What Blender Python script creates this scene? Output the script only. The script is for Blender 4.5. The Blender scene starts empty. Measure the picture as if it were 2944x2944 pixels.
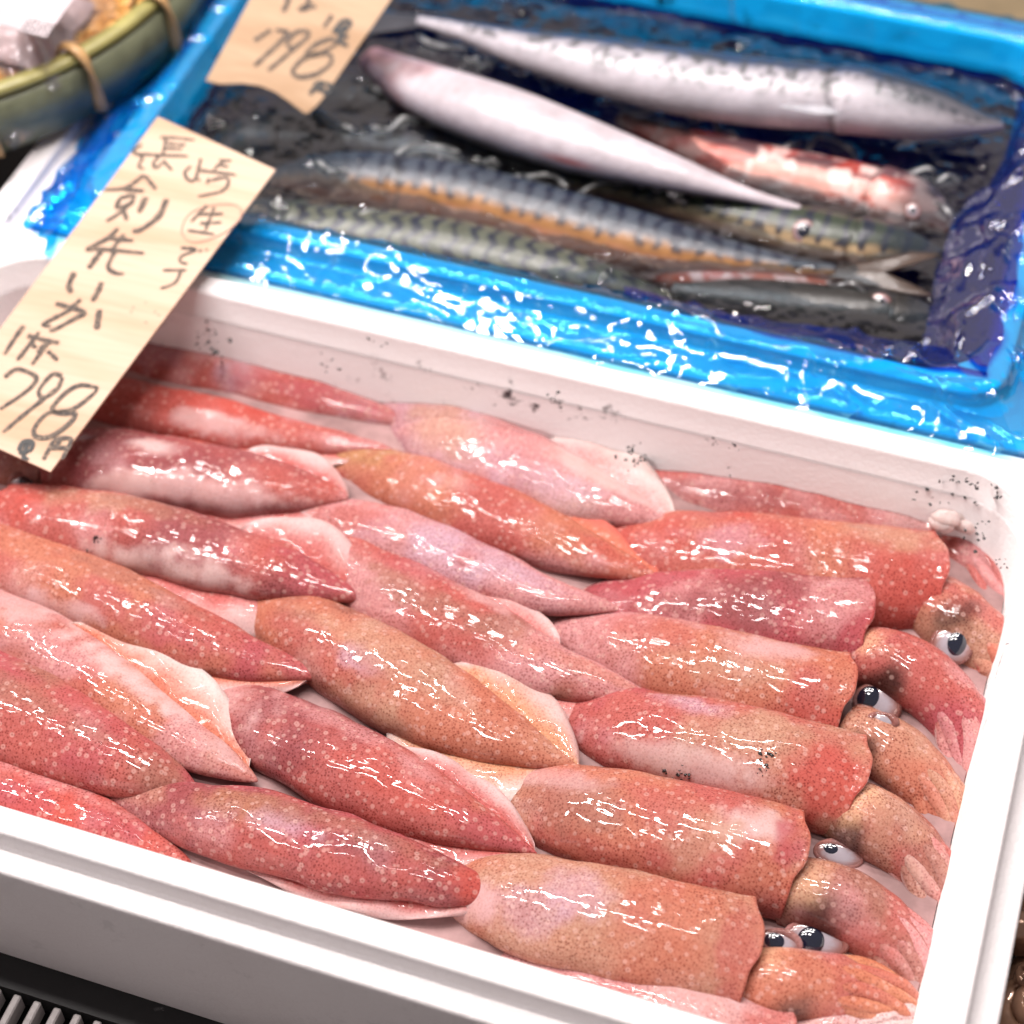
import bpy, math, random
import numpy as np
from mathutils import Matrix, Vector

# ------------------------------------------------------------------ camera, world, lamps
scene = bpy.context.scene
COL = scene.collection
S = 0.65                      # metres per fitted unit (camera stands one unit above the foam rim)
H = 0.095                     # height of the foam box rim above the shelf
FPX, IMG = 5646.0, 2944.0
PITCH, YAW, ROLL = 0.70079788, 0.33882736, -0.01845473
cp, sp, cy, sy, cr, sr = math.cos(PITCH), math.sin(PITCH), math.cos(YAW), math.sin(YAW), math.cos(ROLL), math.sin(ROLL)
RM = (np.array([[cy, -sy, 0], [sy, cy, 0], [0, 0, 1]]) @ np.array([[1, 0, 0], [0, cp, -sp], [0, sp, cp]])
      @ np.array([[cr, -sr, 0], [sr, cr, 0], [0, 0, 1]]))
CAM = np.array([0.0, 0.0, H + S])


def at(u, v, z):
    """where the line of sight through photograph pixel (u, v) meets the height z"""
    d = RM @ np.array([(u - IMG / 2) / FPX, -(v - IMG / 2) / FPX, -1.0])
    return CAM + d * ((z - CAM[2]) / d[2])


def ato(u, v, z):             # same, in the 1932 px overview
    k = IMG / 1932.0
    return at(u * k, v * k, z)


cam_data = bpy.data.cameras.new("camera")
cam = bpy.data.objects.new("camera", cam_data)
COL.objects.link(cam)
m4 = Matrix([list(RM[i]) + [CAM[i]] for i in range(3)] + [[0, 0, 0, 1]])
cam.matrix_world = m4
cam_data.sensor_width = 36.0
cam_data.lens = FPX / IMG * 36.0
cam_data.clip_start = 0.01
cam_data.clip_end = 100
FOC = at(1950, 2250, 0.065)
cam_data.dof.use_dof = True
cam_data.dof.focus_distance = float(-((FOC - CAM) @ RM)[2])
cam_data.dof.aperture_fstop = 5.4
cam_data.dof.aperture_blades = 9
scene.camera = cam

world = bpy.data.worlds.new("World")
scene.world = world
world.use_nodes = True
bg = world.node_tree.nodes["Background"]
bg.inputs[0].default_value = (1.0, 0.87, 0.86, 1)
bg.inputs[1].default_value = 0.31

LAMP_POWER = 5.8
lamp_rows = [(0.40, 1.46, [-1.25, -0.90, -0.55, -0.20], 0.55),
             (0.78, 1.42, [-1.30, -1.05, -0.80, -0.55, -0.30, -0.05], 1.0),
             (1.30, 1.55, [-1.1, -0.72, -0.34, 0.04], 0.9)]
for (ly, lz, xs, k) in lamp_rows:
    for lx in xs:
        for dx in (-0.055, 0.0, 0.055):
            ld = bpy.data.lights.new("track_lamp", 'POINT')
            ld.energy = LAMP_POWER * k
            ld.shadow_soft_size = 0.030
            ld.color = (1.0, 0.93, 0.90)
            lo = bpy.data.objects.new("track_lamp", ld)
            lo.location = (lx + dx, ly, lz)
            COL.objects.link(lo)

scene.view_settings.view_transform = 'Standard'
scene.view_settings.look = 'None'
scene.view_settings.exposure = 0.0
scene.view_settings.gamma = 1.0
scene.render.engine = 'CYCLES'
scene.cycles.use_denoising = True
scene.cycles.max_bounces = 10
scene.cycles.transparent_max_bounces = 24
scene.cycles.caustics_reflective = False
scene.cycles.caustics_refractive = False
scene.cycles.sample_clamp_indirect = 6.0

rng = np.random.default_rng(7)
random.seed(7)


# ------------------------------------------------------------------ helpers
def lin(r, g, b):
    out = []
    for c in (r, g, b):
        c = c / 255.0
        out.append(c / 12.92 if c <= 0.04045 else ((c + 0.055) / 1.055) ** 2.4)
    return np.array(out)


def _hash(ix, iy, iz, seed):
    n = ix * 127.1 + iy * 311.7 + iz * 74.7 + seed * 53.3
    v = np.sin(n) * 43758.5453
    return v - np.floor(v)


def vnoise(p, seed=0.0):
    p = np.asarray(p, float)
    i = np.floor(p)
    f = p - i
    f = f * f * (3 - 2 * f)
    r = 0
    for dx in (0, 1):
        for dy in (0, 1):
            for dz in (0, 1):
                w = ((f[..., 0] if dx else 1 - f[..., 0]) * (f[..., 1] if dy else 1 - f[..., 1])
                     * (f[..., 2] if dz else 1 - f[..., 2]))
                r = r + w * _hash(i[..., 0] + dx, i[..., 1] + dy, i[..., 2] + dz, seed)
    return r


def fbm(p, seed=0.0, octaves=3):
    a, s, r = 0.5, 0.0, 0.0
    p = np.asarray(p, float)
    for k in range(octaves):
        r = r + a * vnoise(p * (2 ** k), seed + k * 7.7)
        s += a
        a *= 0.5
    return r / s


def sstep(a, b, x):
    t = np.clip((np.asarray(x, float) - a) / (b - a), 0, 1)
    return t * t * (3 - 2 * t)


def spline(pts, n):
    """Catmull-Rom through pts, resampled evenly to n points"""
    P = np.asarray(pts, float)
    P = np.vstack([2 * P[0] - P[1], P, 2 * P[-1] - P[-2]])
    out = []
    for i in range(1, len(P) - 2):
        p0, p1, p2, p3 = P[i - 1], P[i], P[i + 1], P[i + 2]
        for t in np.linspace(0, 1, 24, endpoint=False):
            out.append(0.5 * ((2 * p1) + (p2 - p0) * t + (2 * p0 - 5 * p1 + 4 * p2 - p3) * t * t
                              + (3 * p1 - p0 - 3 * p2 + p3) * t ** 3))
    out.append(P[-2])
    out = np.array(out)
    d = np.concatenate([[0], np.cumsum(np.linalg.norm(np.diff(out, axis=0), axis=1))])
    q = np.linspace(0, d[-1], n)
    return np.stack([np.interp(q, d, out[:, k]) for k in range(out.shape[1])], 1)


def frames(P):
    T = np.gradient(P, axis=0)
    T /= np.linalg.norm(T, axis=1)[:, None] + 1e-12
    up = np.array([0, 0, 1.0])
    Sd = np.cross(T, up)
    Sd /= np.linalg.norm(Sd, axis=1)[:, None] + 1e-12
    U = np.cross(Sd, T)
    return T, Sd, U


def new_mesh(name, verts, faces, mat, pig=None, smooth=True, parent=None, origin=None):
    """one mesh object; pig = (n,4) per-vertex pigment (rgb) and spot density (a)"""
    verts = np.asarray(verts, float)
    org = np.zeros(3) if origin is None else np.asarray(origin, float)
    me = bpy.data.meshes.new(name)
    me.from_pydata((verts - org).tolist(), [], [list(map(int, f)) for f in faces])
    me.update()
    if smooth:
        me.polygons.foreach_set("use_smooth", [True] * len(me.polygons))
    if pig is not None:
        at_ = me.color_attributes.new("pigment", 'FLOAT_COLOR', 'POINT')
        at_.data.foreach_set("color", np.asarray(pig, np.float32).ravel())
    if mat is not None:
        me.materials.append(mat)
    o = bpy.data.objects.new(name, me)
    COL.objects.link(o)
    if parent is not None:
        o.parent = parent
        if origin is None:
            o.matrix_parent_inverse = Matrix.Translation(-Vector(parent_world(parent)))
    elif origin is not None:
        o.location = tuple(org)
    return o


def parent_world(o):
    v = Vector((0, 0, 0))
    while o is not None:
        v += Vector(o.location)
        o = o.parent
    return v


def thing(name, loc, label, cat, group=None):
    o = bpy.data.objects.new(name, None)
    o.empty_display_size = 0.02
    o.location = tuple(float(x) for x in loc)
    COL.objects.link(o)
    tag(o, label, cat, group)
    return o


def tag(o, label=None, cat=None, group=None, kind=None):
    if label: o["label"] = label
    if cat: o["category"] = cat
    if group: o["group"] = group
    if kind: o["kind"] = kind
    return o


def grid_faces(nu, nv, wrap=False, base=0):
    f = []
    for i in range(nu - 1):
        for j in range(nv if wrap else nv - 1):
            j2 = (j + 1) % nv
            f.append((base + i * nv + j, base + i * nv + j2, base + (i + 1) * nv + j2, base + (i + 1) * nv + j))
    return f


def rings(P, a, b, M, phase=0.0):
    T, Sd, U = frames(P)
    th = np.linspace(0, 2 * math.pi, M, endpoint=False) + phase
    V = P[:, None, :] + Sd[:, None, :] * (a[:, None] * np.cos(th))[..., None] + U[:, None, :] * (b[:, None] * np.sin(th))[..., None]
    return V, th, T, Sd, U


def tube(P, a, b, M, cap=True):
    V, th, T, Sd, U = rings(P, np.asarray(a), np.asarray(b), M)
    n = len(P)
    v = V.reshape(-1, 3)
    f = grid_faces(n, M, True)
    if cap:
        f.append(tuple(range(M))[::-1])
        f.append(tuple(range((n - 1) * M, n * M)))
    return v, f


def loft(loops):
    """loops: list of (n,3) closed loops with equal n"""
    n = len(loops[0])
    v = np.vstack(loops)
    return v, grid_faces(len(loops), n, True)


def rrect(x0, x1, y0, y1, r, off=0.0, nseg=10, nside=1):
    """rounded rectangle, counter-clockwise, grown by off"""
    x0, x1, y0, y1, r = x0 - off, x1 + off, y0 - off, y1 + off, max(r + off, 0.002)
    pts = []
    cs = [(x1 - r, y1 - r, 0), (x0 + r, y1 - r, 90), (x0 + r, y0 + r, 180), (x1 - r, y0 + r, 270)]
    for i, (cx, cyy, a0) in enumerate(cs):
        for k in range(nseg + 1):
            a = math.radians(a0 + 90.0 * k / nseg)
            pts.append((cx + r * math.cos(a), cyy + r * math.sin(a)))
        nx, ny, na = cs[(i + 1) % 4]
        p0 = pts[-1]
        a = math.radians(na)
        p1 = (nx + r * math.cos(a), ny + r * math.sin(a))
        for k in range(1, nside):
            t = k / nside
            pts.append((p0[0] + (p1[0] - p0[0]) * t, p0[1] + (p1[1] - p0[1]) * t))
    return np.array(pts)


# ------------------------------------------------------------------ materials
def mat_new(name):
    m = bpy.data.materials.new(name)
    m.use_nodes = True
    nt = m.node_tree
    return m, nt, nt.nodes, nt.links, nt.nodes["Principled BSDF"]


def N(nt, kind, **kw):
    n = nt.nodes.new(kind)
    for k, v in kw.items():
        setattr(n, k, v)
    return n


def ramp(nt, src, stops):
    r = N(nt, 'ShaderNodeValToRGB')
    e = r.color_ramp.elements
    while len(e) < len(stops):
        e.new(0.5)
    for el, (p, c) in zip(e, stops):
        el.position = p
        el.color = (*c, 1) if len(c) == 3 else c
    nt.links.new(src, r.inputs[0])
    return r.outputs[0]


def mixc(nt, fac, a, b, mode='MIX'):
    m = N(nt, 'ShaderNodeMix', data_type='RGBA', blend_type=mode)
    for s, i in ((fac, 0), (a, 6), (b, 7)):
        if isinstance(s, (int, float)):
            m.inputs[i].default_value = s
        elif isinstance(s, (tuple, list, np.ndarray)):
            m.inputs[i].default_value = (*[float(x) for x in s[:3]], 1)
        else:
            nt.links.new(s, m.inputs[i])
    return m.outputs[2]


def math_(nt, op, a, b=None, clamp=False):
    m = N(nt, 'ShaderNodeMath', operation=op, use_clamp=clamp)
    for i, s in enumerate((a, b)):
        if s is None: continue
        if isinstance(s, (int, float)):
            m.inputs[i].default_value = s
        else:
            nt.links.new(s, m.inputs[i])
    return m.outputs[0]


def maprange(nt, v, a, b, c=0.0, d=1.0):
    m = N(nt, 'ShaderNodeMapRange', interpolation_type='SMOOTHSTEP')
    nt.links.new(v, m.inputs[0])
    for i, x in enumerate((a, b, c, d)):
        m.inputs[i + 1].default_value = x
    return m.outputs[0]


def noise(nt, vec, scale, detail=3.0, rough=0.5, dist=0.0):
    n = N(nt, 'ShaderNodeTexNoise')
    n.inputs['Scale'].default_value = scale
    n.inputs['Detail'].default_value = detail
    n.inputs['Roughness'].default_value = rough
    n.inputs['Distortion'].default_value = dist
    if vec is not None:
        nt.links.new(vec, n.inputs['Vector'])
    return n.outputs[0]


def voro(nt, vec, scale, feature='F1', rnd=1.0):
    n = N(nt, 'ShaderNodeTexVoronoi', feature=feature)
    n.inputs['Scale'].default_value = scale
    n.inputs['Randomness'].default_value = rnd
    nt.links.new(vec, n.inputs['Vector'])
    return n.outputs['Distance']


def bump(nt, h, strength, dist, normal=None):
    b = N(nt, 'ShaderNodeBump')
    b.inputs['Strength'].default_value = strength
    b.inputs['Distance'].default_value = dist
    nt.links.new(h, b.inputs['Height'])
    if normal is not None:
        nt.links.new(normal, b.inputs['Normal'])
    return b.outputs[0]


def objcoord(nt):
    return N(nt, 'ShaderNodeTexCoord').outputs['Object']


def mapping(nt, vec, scale=(1, 1, 1), rot=(0, 0, 0)):
    m = N(nt, 'ShaderNodeMapping')
    m.inputs['Scale'].default_value = scale
    m.inputs['Rotation'].default_value = rot
    nt.links.new(vec, m.inputs['Vector'])
    return m.outputs[0]


def make_skin(name="squid_skin", sss=0.22):
    m, nt, nd, lk, bs = mat_new(name)
    tc = objcoord(nt)
    attr = N(nt, 'ShaderNodeAttribute', attribute_name="pigment")
    pig, dens = attr.outputs['Color'], attr.outputs['Alpha']
    # the wide soft mottling
    n1 = noise(nt, tc, 55, 4, 0.6)
    c = mixc(nt, math_(nt, 'MULTIPLY', maprange(nt, n1, 0.42, 0.68), 0.30), pig, mixc(nt, 1.0, pig, (0.88, 0.60, 0.52), 'MULTIPLY'))
    n2 = noise(nt, tc, 24, 2, 0.5)
    c = mixc(nt, math_(nt, 'MULTIPLY', maprange(nt, n2, 0.52, 0.75), 0.35), c, (0.66, 0.46, 0.48))
    # chromatophores: fine dark dots, then larger ones with a pale halo
    warp = N(nt, 'ShaderNodeVectorMath', operation='ADD')
    nw = N(nt, 'ShaderNodeTexNoise'); nw.inputs['Scale'].default_value = 300
    lk.new(tc, nw.inputs['Vector'])
    sc = N(nt, 'ShaderNodeVectorMath', operation='SCALE'); sc.inputs['Scale'].default_value = 0.0006
    lk.new(nw.outputs['Color'], sc.inputs[0])
    lk.new(tc, warp.inputs[0]); lk.new(sc.outputs[0], warp.inputs[1])
    wv = warp.outputs[0]
    d1 = voro(nt, wv, 760, 'F1', 0.8)
    dot1 = maprange(nt, d1, 0.47, 0.22)
    big = noise(nt, tc, 70, 2, 0.5)
    dot1 = math_(nt, 'MULTIPLY', dot1, maprange(nt, big, 0.3, 0.7, 0.6, 1.0))
    cell = voro(nt, wv, 470, 'DISTANCE_TO_EDGE', 0.9)
    edge = maprange(nt, cell, 0.16, 0.0)
    c = mixc(nt, math_(nt, 'MULTIPLY', math_(nt, 'MULTIPLY', edge, dens), 0.32), c, mixc(nt, 1.0, c, (0.55, 0.20, 0.17), 'MULTIPLY'))
    c = mixc(nt, math_(nt, 'MULTIPLY', math_(nt, 'MULTIPLY', dot1, dens), 0.66), c, mixc(nt, 1.0, c, (0.32, 0.10, 0.09), 'MULTIPLY'))
    d2 = voro(nt, tc, 250, 'F1', 1.0)
    halo = maprange(nt, d2, 0.34, 0.20)
    c = mixc(nt, math_(nt, 'MULTIPLY', math_(nt, 'MULTIPLY', halo, dens), 0.60), c, mixc(nt, 0.5, c, (0.72, 0.48, 0.42)))
    core = maprange(nt, d2, 0.12, 0.08)
    c = mixc(nt, math_(nt, 'MULTIPLY', math_(nt, 'MULTIPLY', core, dens), 0.5), c, (0.16, 0.035, 0.02))
    lk.new(c, bs.inputs['Base Color'])
    bs.inputs['Subsurface Weight'].default_value = sss
    bs.inputs['Subsurface Radius'].default_value = (1.0, 0.35, 0.28)
    bs.inputs['Subsurface Scale'].default_value = 0.004
    bs.inputs['Roughness'].default_value = 0.55
    bs.inputs['Specular IOR Level'].default_value = 0.10
    lk.new(maprange(nt, noise(nt, tc, 38, 2, 0.5), 0.40, 0.60, 0.12, 1.0), bs.inputs['Coat Weight'])
    bs.inputs['Coat Roughness'].default_value = 0.03
    bs.inputs['Coat IOR'].default_value = 1.38
    h1 = noise(nt, tc, 85, 1, 0.4)
    h2 = noise(nt, mapping(nt, tc, (0.45, 1, 1), (0, 0, 0.3)), 270, 1, 0.4)
    h2 = math_(nt, 'MULTIPLY', h2, maprange(nt, noise(nt, tc, 45, 2), 0.35, 0.62, 0.15, 1.0))
    b1 = bump(nt, h1, 0.20, 0.003)
    b2 = bump(nt, h2, 0.19, 0.0014, b1)
    lk.new(b1, bs.inputs['Normal'])
    lk.new(b2, bs.inputs['Coat Normal'])
    return m


def make_foam():
    m, nt, nd, lk, bs = mat_new("white_foam")
    tc = objcoord(nt)
    v = voro(nt, tc, 260, 'DISTANCE_TO_EDGE', 1.0)
    seam = maprange(nt, v, 0.05, 0.0)
    n = noise(nt, tc, 14, 4, 0.6)
    c = mixc(nt, maprange(nt, n, 0.4, 0.75, 0.0, 0.35), (0.86, 0.825, 0.83), (0.78, 0.72, 0.72))
    c = mixc(nt, math_(nt, 'MULTIPLY', seam, 0.10), c, (0.5, 0.42, 0.42))
    # dark flecks of ink and dirt
    d = noise(nt, tc, 60, 6, 0.72)
    big = noise(nt, tc, 9, 2, 0.5)
    fl = math_(nt, 'MULTIPLY', maprange(nt, d, 0.575, 0.65), maprange(nt, big, 0.44, 0.58))
    geo = N(nt, 'ShaderNodeSeparateXYZ'); lk.new(tc, geo.inputs[0])
    # only below the lip, where squid have rubbed
    fl = math_(nt, 'MULTIPLY', fl, maprange(nt, geo.outputs[2], H - 0.006, H - 0.014))
    fl = math_(nt, 'MULTIPLY', fl, maprange(nt, geo.outputs[1], 0.40, 0.55, 0.12, 1.0))
    c = mixc(nt, fl, c, (0.05, 0.04, 0.045))
    lk.new(c, bs.inputs['Base Color'])
    bs.inputs['Roughness'].default_value = 0.45
    bs.inputs['Subsurface Weight'].default_value = 0.0
    h = math_(nt, 'ADD', math_(nt, 'MULTIPLY', maprange(nt, v, 0.0, 0.25), 0.5), noise(nt, tc, 500, 2))
    lk.new(bump(nt, h, 0.12, 0.0012), bs.inputs['Normal'])
    return m


def make_film(name, tint, gloss=0.06, haze=0.05, crease=0.15):
    """thin blue polythene: tinted see-through with a clear shine and a little milkiness"""
    m, nt, nd, lk, bs = mat_new(name)
    nd.remove(bs)
    out = nd["Material Output"]
    tc = objcoord(nt)
    h1 = noise(nt, tc, 38, 4, 0.55, 1.2)
    nz = N(nt, 'ShaderNodeTexNoise'); nz.inputs['Scale'].default_value = 30
    lk.new(tc, nz.inputs['Vector'])
    sc = N(nt, 'ShaderNodeVectorMath', operation='SCALE'); sc.inputs['Scale'].default_value = 0.03
    lk.new(nz.outputs['Color'], sc.inputs[0])
    ad_ = N(nt, 'ShaderNodeVectorMath', operation='ADD')
    lk.new(tc, ad_.inputs[0]); lk.new(sc.outputs[0], ad_.inputs[1])
    h2 = voro(nt, ad_.outputs[0], 45, 'F1', 1.0)          # crumpled facets with sharp creases
    nb = bump(nt, math_(nt, 'ADD', math_(nt, 'MULTIPLY', h1, 0.6), math_(nt, 'MULTIPLY', h2, 0.7)), crease, 0.008)
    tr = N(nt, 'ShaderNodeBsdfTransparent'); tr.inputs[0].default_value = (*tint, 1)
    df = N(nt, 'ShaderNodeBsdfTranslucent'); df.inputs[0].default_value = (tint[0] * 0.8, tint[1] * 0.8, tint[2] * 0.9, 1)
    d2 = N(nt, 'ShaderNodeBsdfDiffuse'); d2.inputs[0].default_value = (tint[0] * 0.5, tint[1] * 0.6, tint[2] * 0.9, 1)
    ad = N(nt, 'ShaderNodeMixShader'); ad.inputs[0].default_value = 0.5
    lk.new(df.outputs[0], ad.inputs[1]); lk.new(d2.outputs[0], ad.inputs[2])
    m1 = N(nt, 'ShaderNodeMixShader'); m1.inputs[0].default_value = haze
    lk.new(tr.outputs[0], m1.inputs[1]); lk.new(ad.outputs[0], m1.inputs[2])
    gl = N(nt, 'ShaderNodeBsdfGlossy'); gl.inputs['Roughness'].default_value = gloss
    lk.new(nb, gl.inputs['Normal'])
    fr = N(nt, 'ShaderNodeFresnel'); fr.inputs[0].default_value = 1.5
    lk.new(nb, fr.inputs['Normal'])
    m2 = N(nt, 'ShaderNodeMixShader')
    lk.new(math_(nt, 'MINIMUM', fr.outputs[0], 0.35), m2.inputs[0])
    lk.new(m1.outputs[0], m2.inputs[1]); lk.new(gl.outputs[0], m2.inputs[2])
    lk.new(m2.outputs[0], out.inputs[0])
    return m


def make_water(name, tint, bump_s=0.3, scale=60, rough=0.02):
    m, nt, nd, lk, bs = mat_new(name)
    nd.remove(bs)
    out = nd["Material Output"]
    tc = objcoord(nt)
    nb = bump(nt, noise(nt, tc, scale, 3, 0.55, 0.8), bump_s, 0.006)
    tr = N(nt, 'ShaderNodeBsdfTransparent'); tr.inputs[0].default_value = (*tint, 1)
    gl = N(nt, 'ShaderNodeBsdfGlossy'); gl.inputs['Roughness'].default_value = rough
    lk.new(nb, gl.inputs['Normal'])
    fr = N(nt, 'ShaderNodeFresnel'); fr.inputs[0].default_value = 1.33
    lk.new(nb, fr.inputs['Normal'])
    mx = N(nt, 'ShaderNodeMixShader')
    lk.new(math_(nt, 'MINIMUM', fr.outputs[0], 0.30), mx.inputs[0]); lk.new(tr.outputs[0], mx.inputs[1]); lk.new(gl.outputs[0], mx.inputs[2])
    lk.new(mx.outputs[0], out.inputs[0])
    return m


def make_plain(name, col, rough=0.5, metal=0.0, bump_scale=None, bump_s=0.2, var=0.15, spec=0.5, coat=0.0):
    m, nt, nd, lk, bs = mat_new(name)
    tc = objcoord(nt)
    n = noise(nt, tc, 40, 4, 0.6)
    c = mixc(nt, maprange(nt, n, 0.3, 0.7), [x * (1 - var) for x in col], [min(1, x * (1 + var)) for x in col])
    lk.new(c, bs.inputs['Base Color'])
    bs.inputs['Roughness'].default_value = rough
    bs.inputs['Metallic'].default_value = metal
    bs.inputs['Specular IOR Level'].default_value = spec
    bs.inputs['Coat Weight'].default_value = coat
    if bump_scale:
        lk.new(bump(nt, noise(nt, tc, bump_scale, 3), bump_s, 0.002), bs.inputs['Normal'])
    return m


def make_pigment(name, rough=0.25, coat=0.6, bscale=300, bs_=0.2, sss=0.1):
    """colour straight from the pigment of the thing, wet"""
    m, nt, nd, lk, bs = mat_new(name)
    tc = objcoord(nt)
    attr = N(nt, 'ShaderNodeAttribute', attribute_name="pigment")
    n = noise(nt, tc, 180, 3, 0.6)
    c = mixc(nt, maprange(nt, n, 0.3, 0.7, 0.0, 0.35), attr.outputs['Color'], mixc(nt, 1.0, attr.outputs['Color'], (0.72, 0.68, 0.68), 'MULTIPLY'))
    lk.new(c, bs.inputs['Base Color'])
    bs.inputs['Roughness'].default_value = rough
    bs.inputs['Coat Weight'].default_value = coat
    bs.inputs['Coat Roughness'].default_value = 0.07
    bs.inputs['Subsurface Weight'].default_value = sss
    bs.inputs['Subsurface Radius'].default_value = (1, 0.5, 0.4)
    bs.inputs['Subsurface Scale'].default_value = 0.003
    nb = bump(nt, noise(nt, tc, bscale, 3), bs_, 0.0015)
    lk.new(nb, bs.inputs['Normal']); lk.new(nb, bs.inputs['Coat Normal'])
    return m


def make_wood(name, light, dark, rotz):
    m, nt, nd, lk, bs = mat_new(name)
    tc = objcoord(nt)
    v = mapping(nt, tc, (2.2, 26, 26), (0, 0, rotz))
    w = noise(nt, v, 1.6, 4, 0.5, 0.6)
    f = noise(nt, mapping(nt, tc, (20, 420, 420), (0, 0, rotz)), 1.0, 2)
    c = mixc(nt, maprange(nt, w, 0.40, 0.66), light, dark)
    c = mixc(nt, maprange(nt, f, 0.4, 0.75, 0, 0.22), c, [x * 0.75 for x in dark])
    lk.new(c, bs.inputs['Base Color'])
    bs.inputs['Roughness'].default_value = 0.55
    lk.new(bump(nt, f, 0.15, 0.0006), bs.inputs['Normal'])
    return m


SKIN = make_skin()
FOAM = make_foam()
FILM = make_film("blue_film", (0.08, 0.67, 1.0), 0.05, 0.03)
FILM_THIN = make_film("stretched_blue_film", (0.50, 0.93, 1.0), 0.05, 0.02, 0.05)
FILM_DARK = make_film("folded_blue_film", (0.03, 0.11, 0.60), 0.05, 0.20)
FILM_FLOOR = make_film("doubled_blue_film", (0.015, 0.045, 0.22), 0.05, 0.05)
WATER = make_water("clear_water", (0.66, 0.72, 0.76), 0.10, 90, 0.05)
LIQUOR = make_plain("squid_liquor", (0.31, 0.19, 0.185), 0.35, 0.0, 90, 0.25, 0.3, 0.08, 0.0)
FISHSKIN = make_pigment("fish_skin", 0.38, 0.22)
EYESKIN = make_pigment("eye_silver", 0.2, 0.9, 200, 0.05, 0.1)
PUPIL = make_plain("eye_pupil", (0.006, 0.009, 0.022), 0.06, 0.0, None, 0, 0.1, 0.6, 1.0)

# ------------------------------------------------------------------ setting: counter, shelf
DARK = make_plain("black_metal", (0.012, 0.012, 0.013), 0.45, 0.0, 120, 0.1)
TAN = make_plain("tan_counter", (0.20, 0.15, 0.085), 0.5, 0.0, 40, 0.05)


def box_verts(x0, x1, y0, y1, z0, z1):
    v = [(x, y, z) for z in (z0, z1) for y in (y0, y1) for x in (x0, x1)]
    f = [(0, 2, 3, 1), (4, 5, 7, 6), (0, 1, 5, 4), (2, 6, 7, 3), (0, 4, 6, 2), (1, 3, 7, 5)]
    return np.array(v, float), f


def bevel(o, w=0.002, seg=2):
    md = o.modifiers.new("bevel", 'BEVEL')
    md.width = w
    md.segments = seg
    md.limit_method = 'ANGLE'
    return o


v, f = box_verts(-1.6, 1.6, -0.6, 2.6, -0.06, -0.035)
tag(new_mesh("shelf", v, f, DARK, smooth=False), kind='structure')
v, f = box_verts(-1.6, 1.6, 0.99, 2.55, -0.034, -0.004)
tag(new_mesh("counter_top", v, f, TAN, smooth=False), kind='structure')

# ------------------------------------------------------------------ foam box of squid
BX0, BX1, BY0, BY1, BR = -0.735 * S, 0.0545 * S, 0.486 * S, 0.927 * S, 0.055 * S
LIP = 0.0112


def foam_box(name, x0, x1, y0, y1, r, mat, label, floor=0.014, n=12, h=H, led=0.0):
    prof = [(-0.013, floor), (-0.009, floor + 0.004), (-0.0026, h - 0.0170), (-0.0019, h - 0.0160), (-0.0014, h - 0.0157),
            (-0.0006, h - 0.002), (0.0006, h - 0.0006), (0.002, h), (LIP - 0.0015, h), (LIP - 0.0003, h - 0.0006), (LIP, h - 0.002),
            (LIP + 0.0003, h - 0.0075), (LIP + 0.001, h - 0.0085), (LIP + 0.0100 + led, h - 0.0085), (LIP + 0.0112 + led, h - 0.0092),
            (LIP + 0.0116 + led, h - 0.0108), (LIP + 0.0085 + led, 0.004), (LIP + 0.006 + led, 0.0)]
    loops = []
    for off, z in prof:
        p = rrect(x0, x1, y0, y1, r if off <= 0 else r - 2.2 * off, off, n, 6)
        loops.append(np.column_stack([p, np.full(len(p), z)]))
    v, f = loft(loops)
    k = len(loops[0])
    f.append(tuple(range(k))[::-1][::-1])
    f.append(tuple(range((len(loops) - 1) * k, len(loops) * k))[::-1])
    o = new_mesh(name, v, f, mat)
    tag(o, label, "foam box", "white foam fish boxes")
    return o


box1 = foam_box("foam_box", BX0, BX1, BY0, BY1, BR, FOAM, "white foam box packed with red squid in the foreground")

lv = rrect(BX0, BX1, BY0, BY1, BR, -0.006, 8)
v = np.column_stack([lv, np.full(len(lv), 0.0515)])
pool = new_mesh("squid_liquor", v, [tuple(range(len(v)))], LIQUOR)
tag(pool, kind='structure')

# ------------------------------------------------------------------ squid
K = IMG / 1932.0
C = dict(red=lin(214, 112, 100), orange=lin(220, 142, 106), tan=lin(214, 170, 136), ink=lin(30, 24, 26), mag=lin(205, 92, 104), pink=lin(228, 168, 168),
         pale=lin(228, 194, 192), lav=lin(216, 186, 206), white=lin(232, 214, 210), brown=lin(186, 130, 108), wine=lin(176, 92, 96),
         ochre=lin(208, 162, 100), hot=lin(220, 92, 74))


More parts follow.
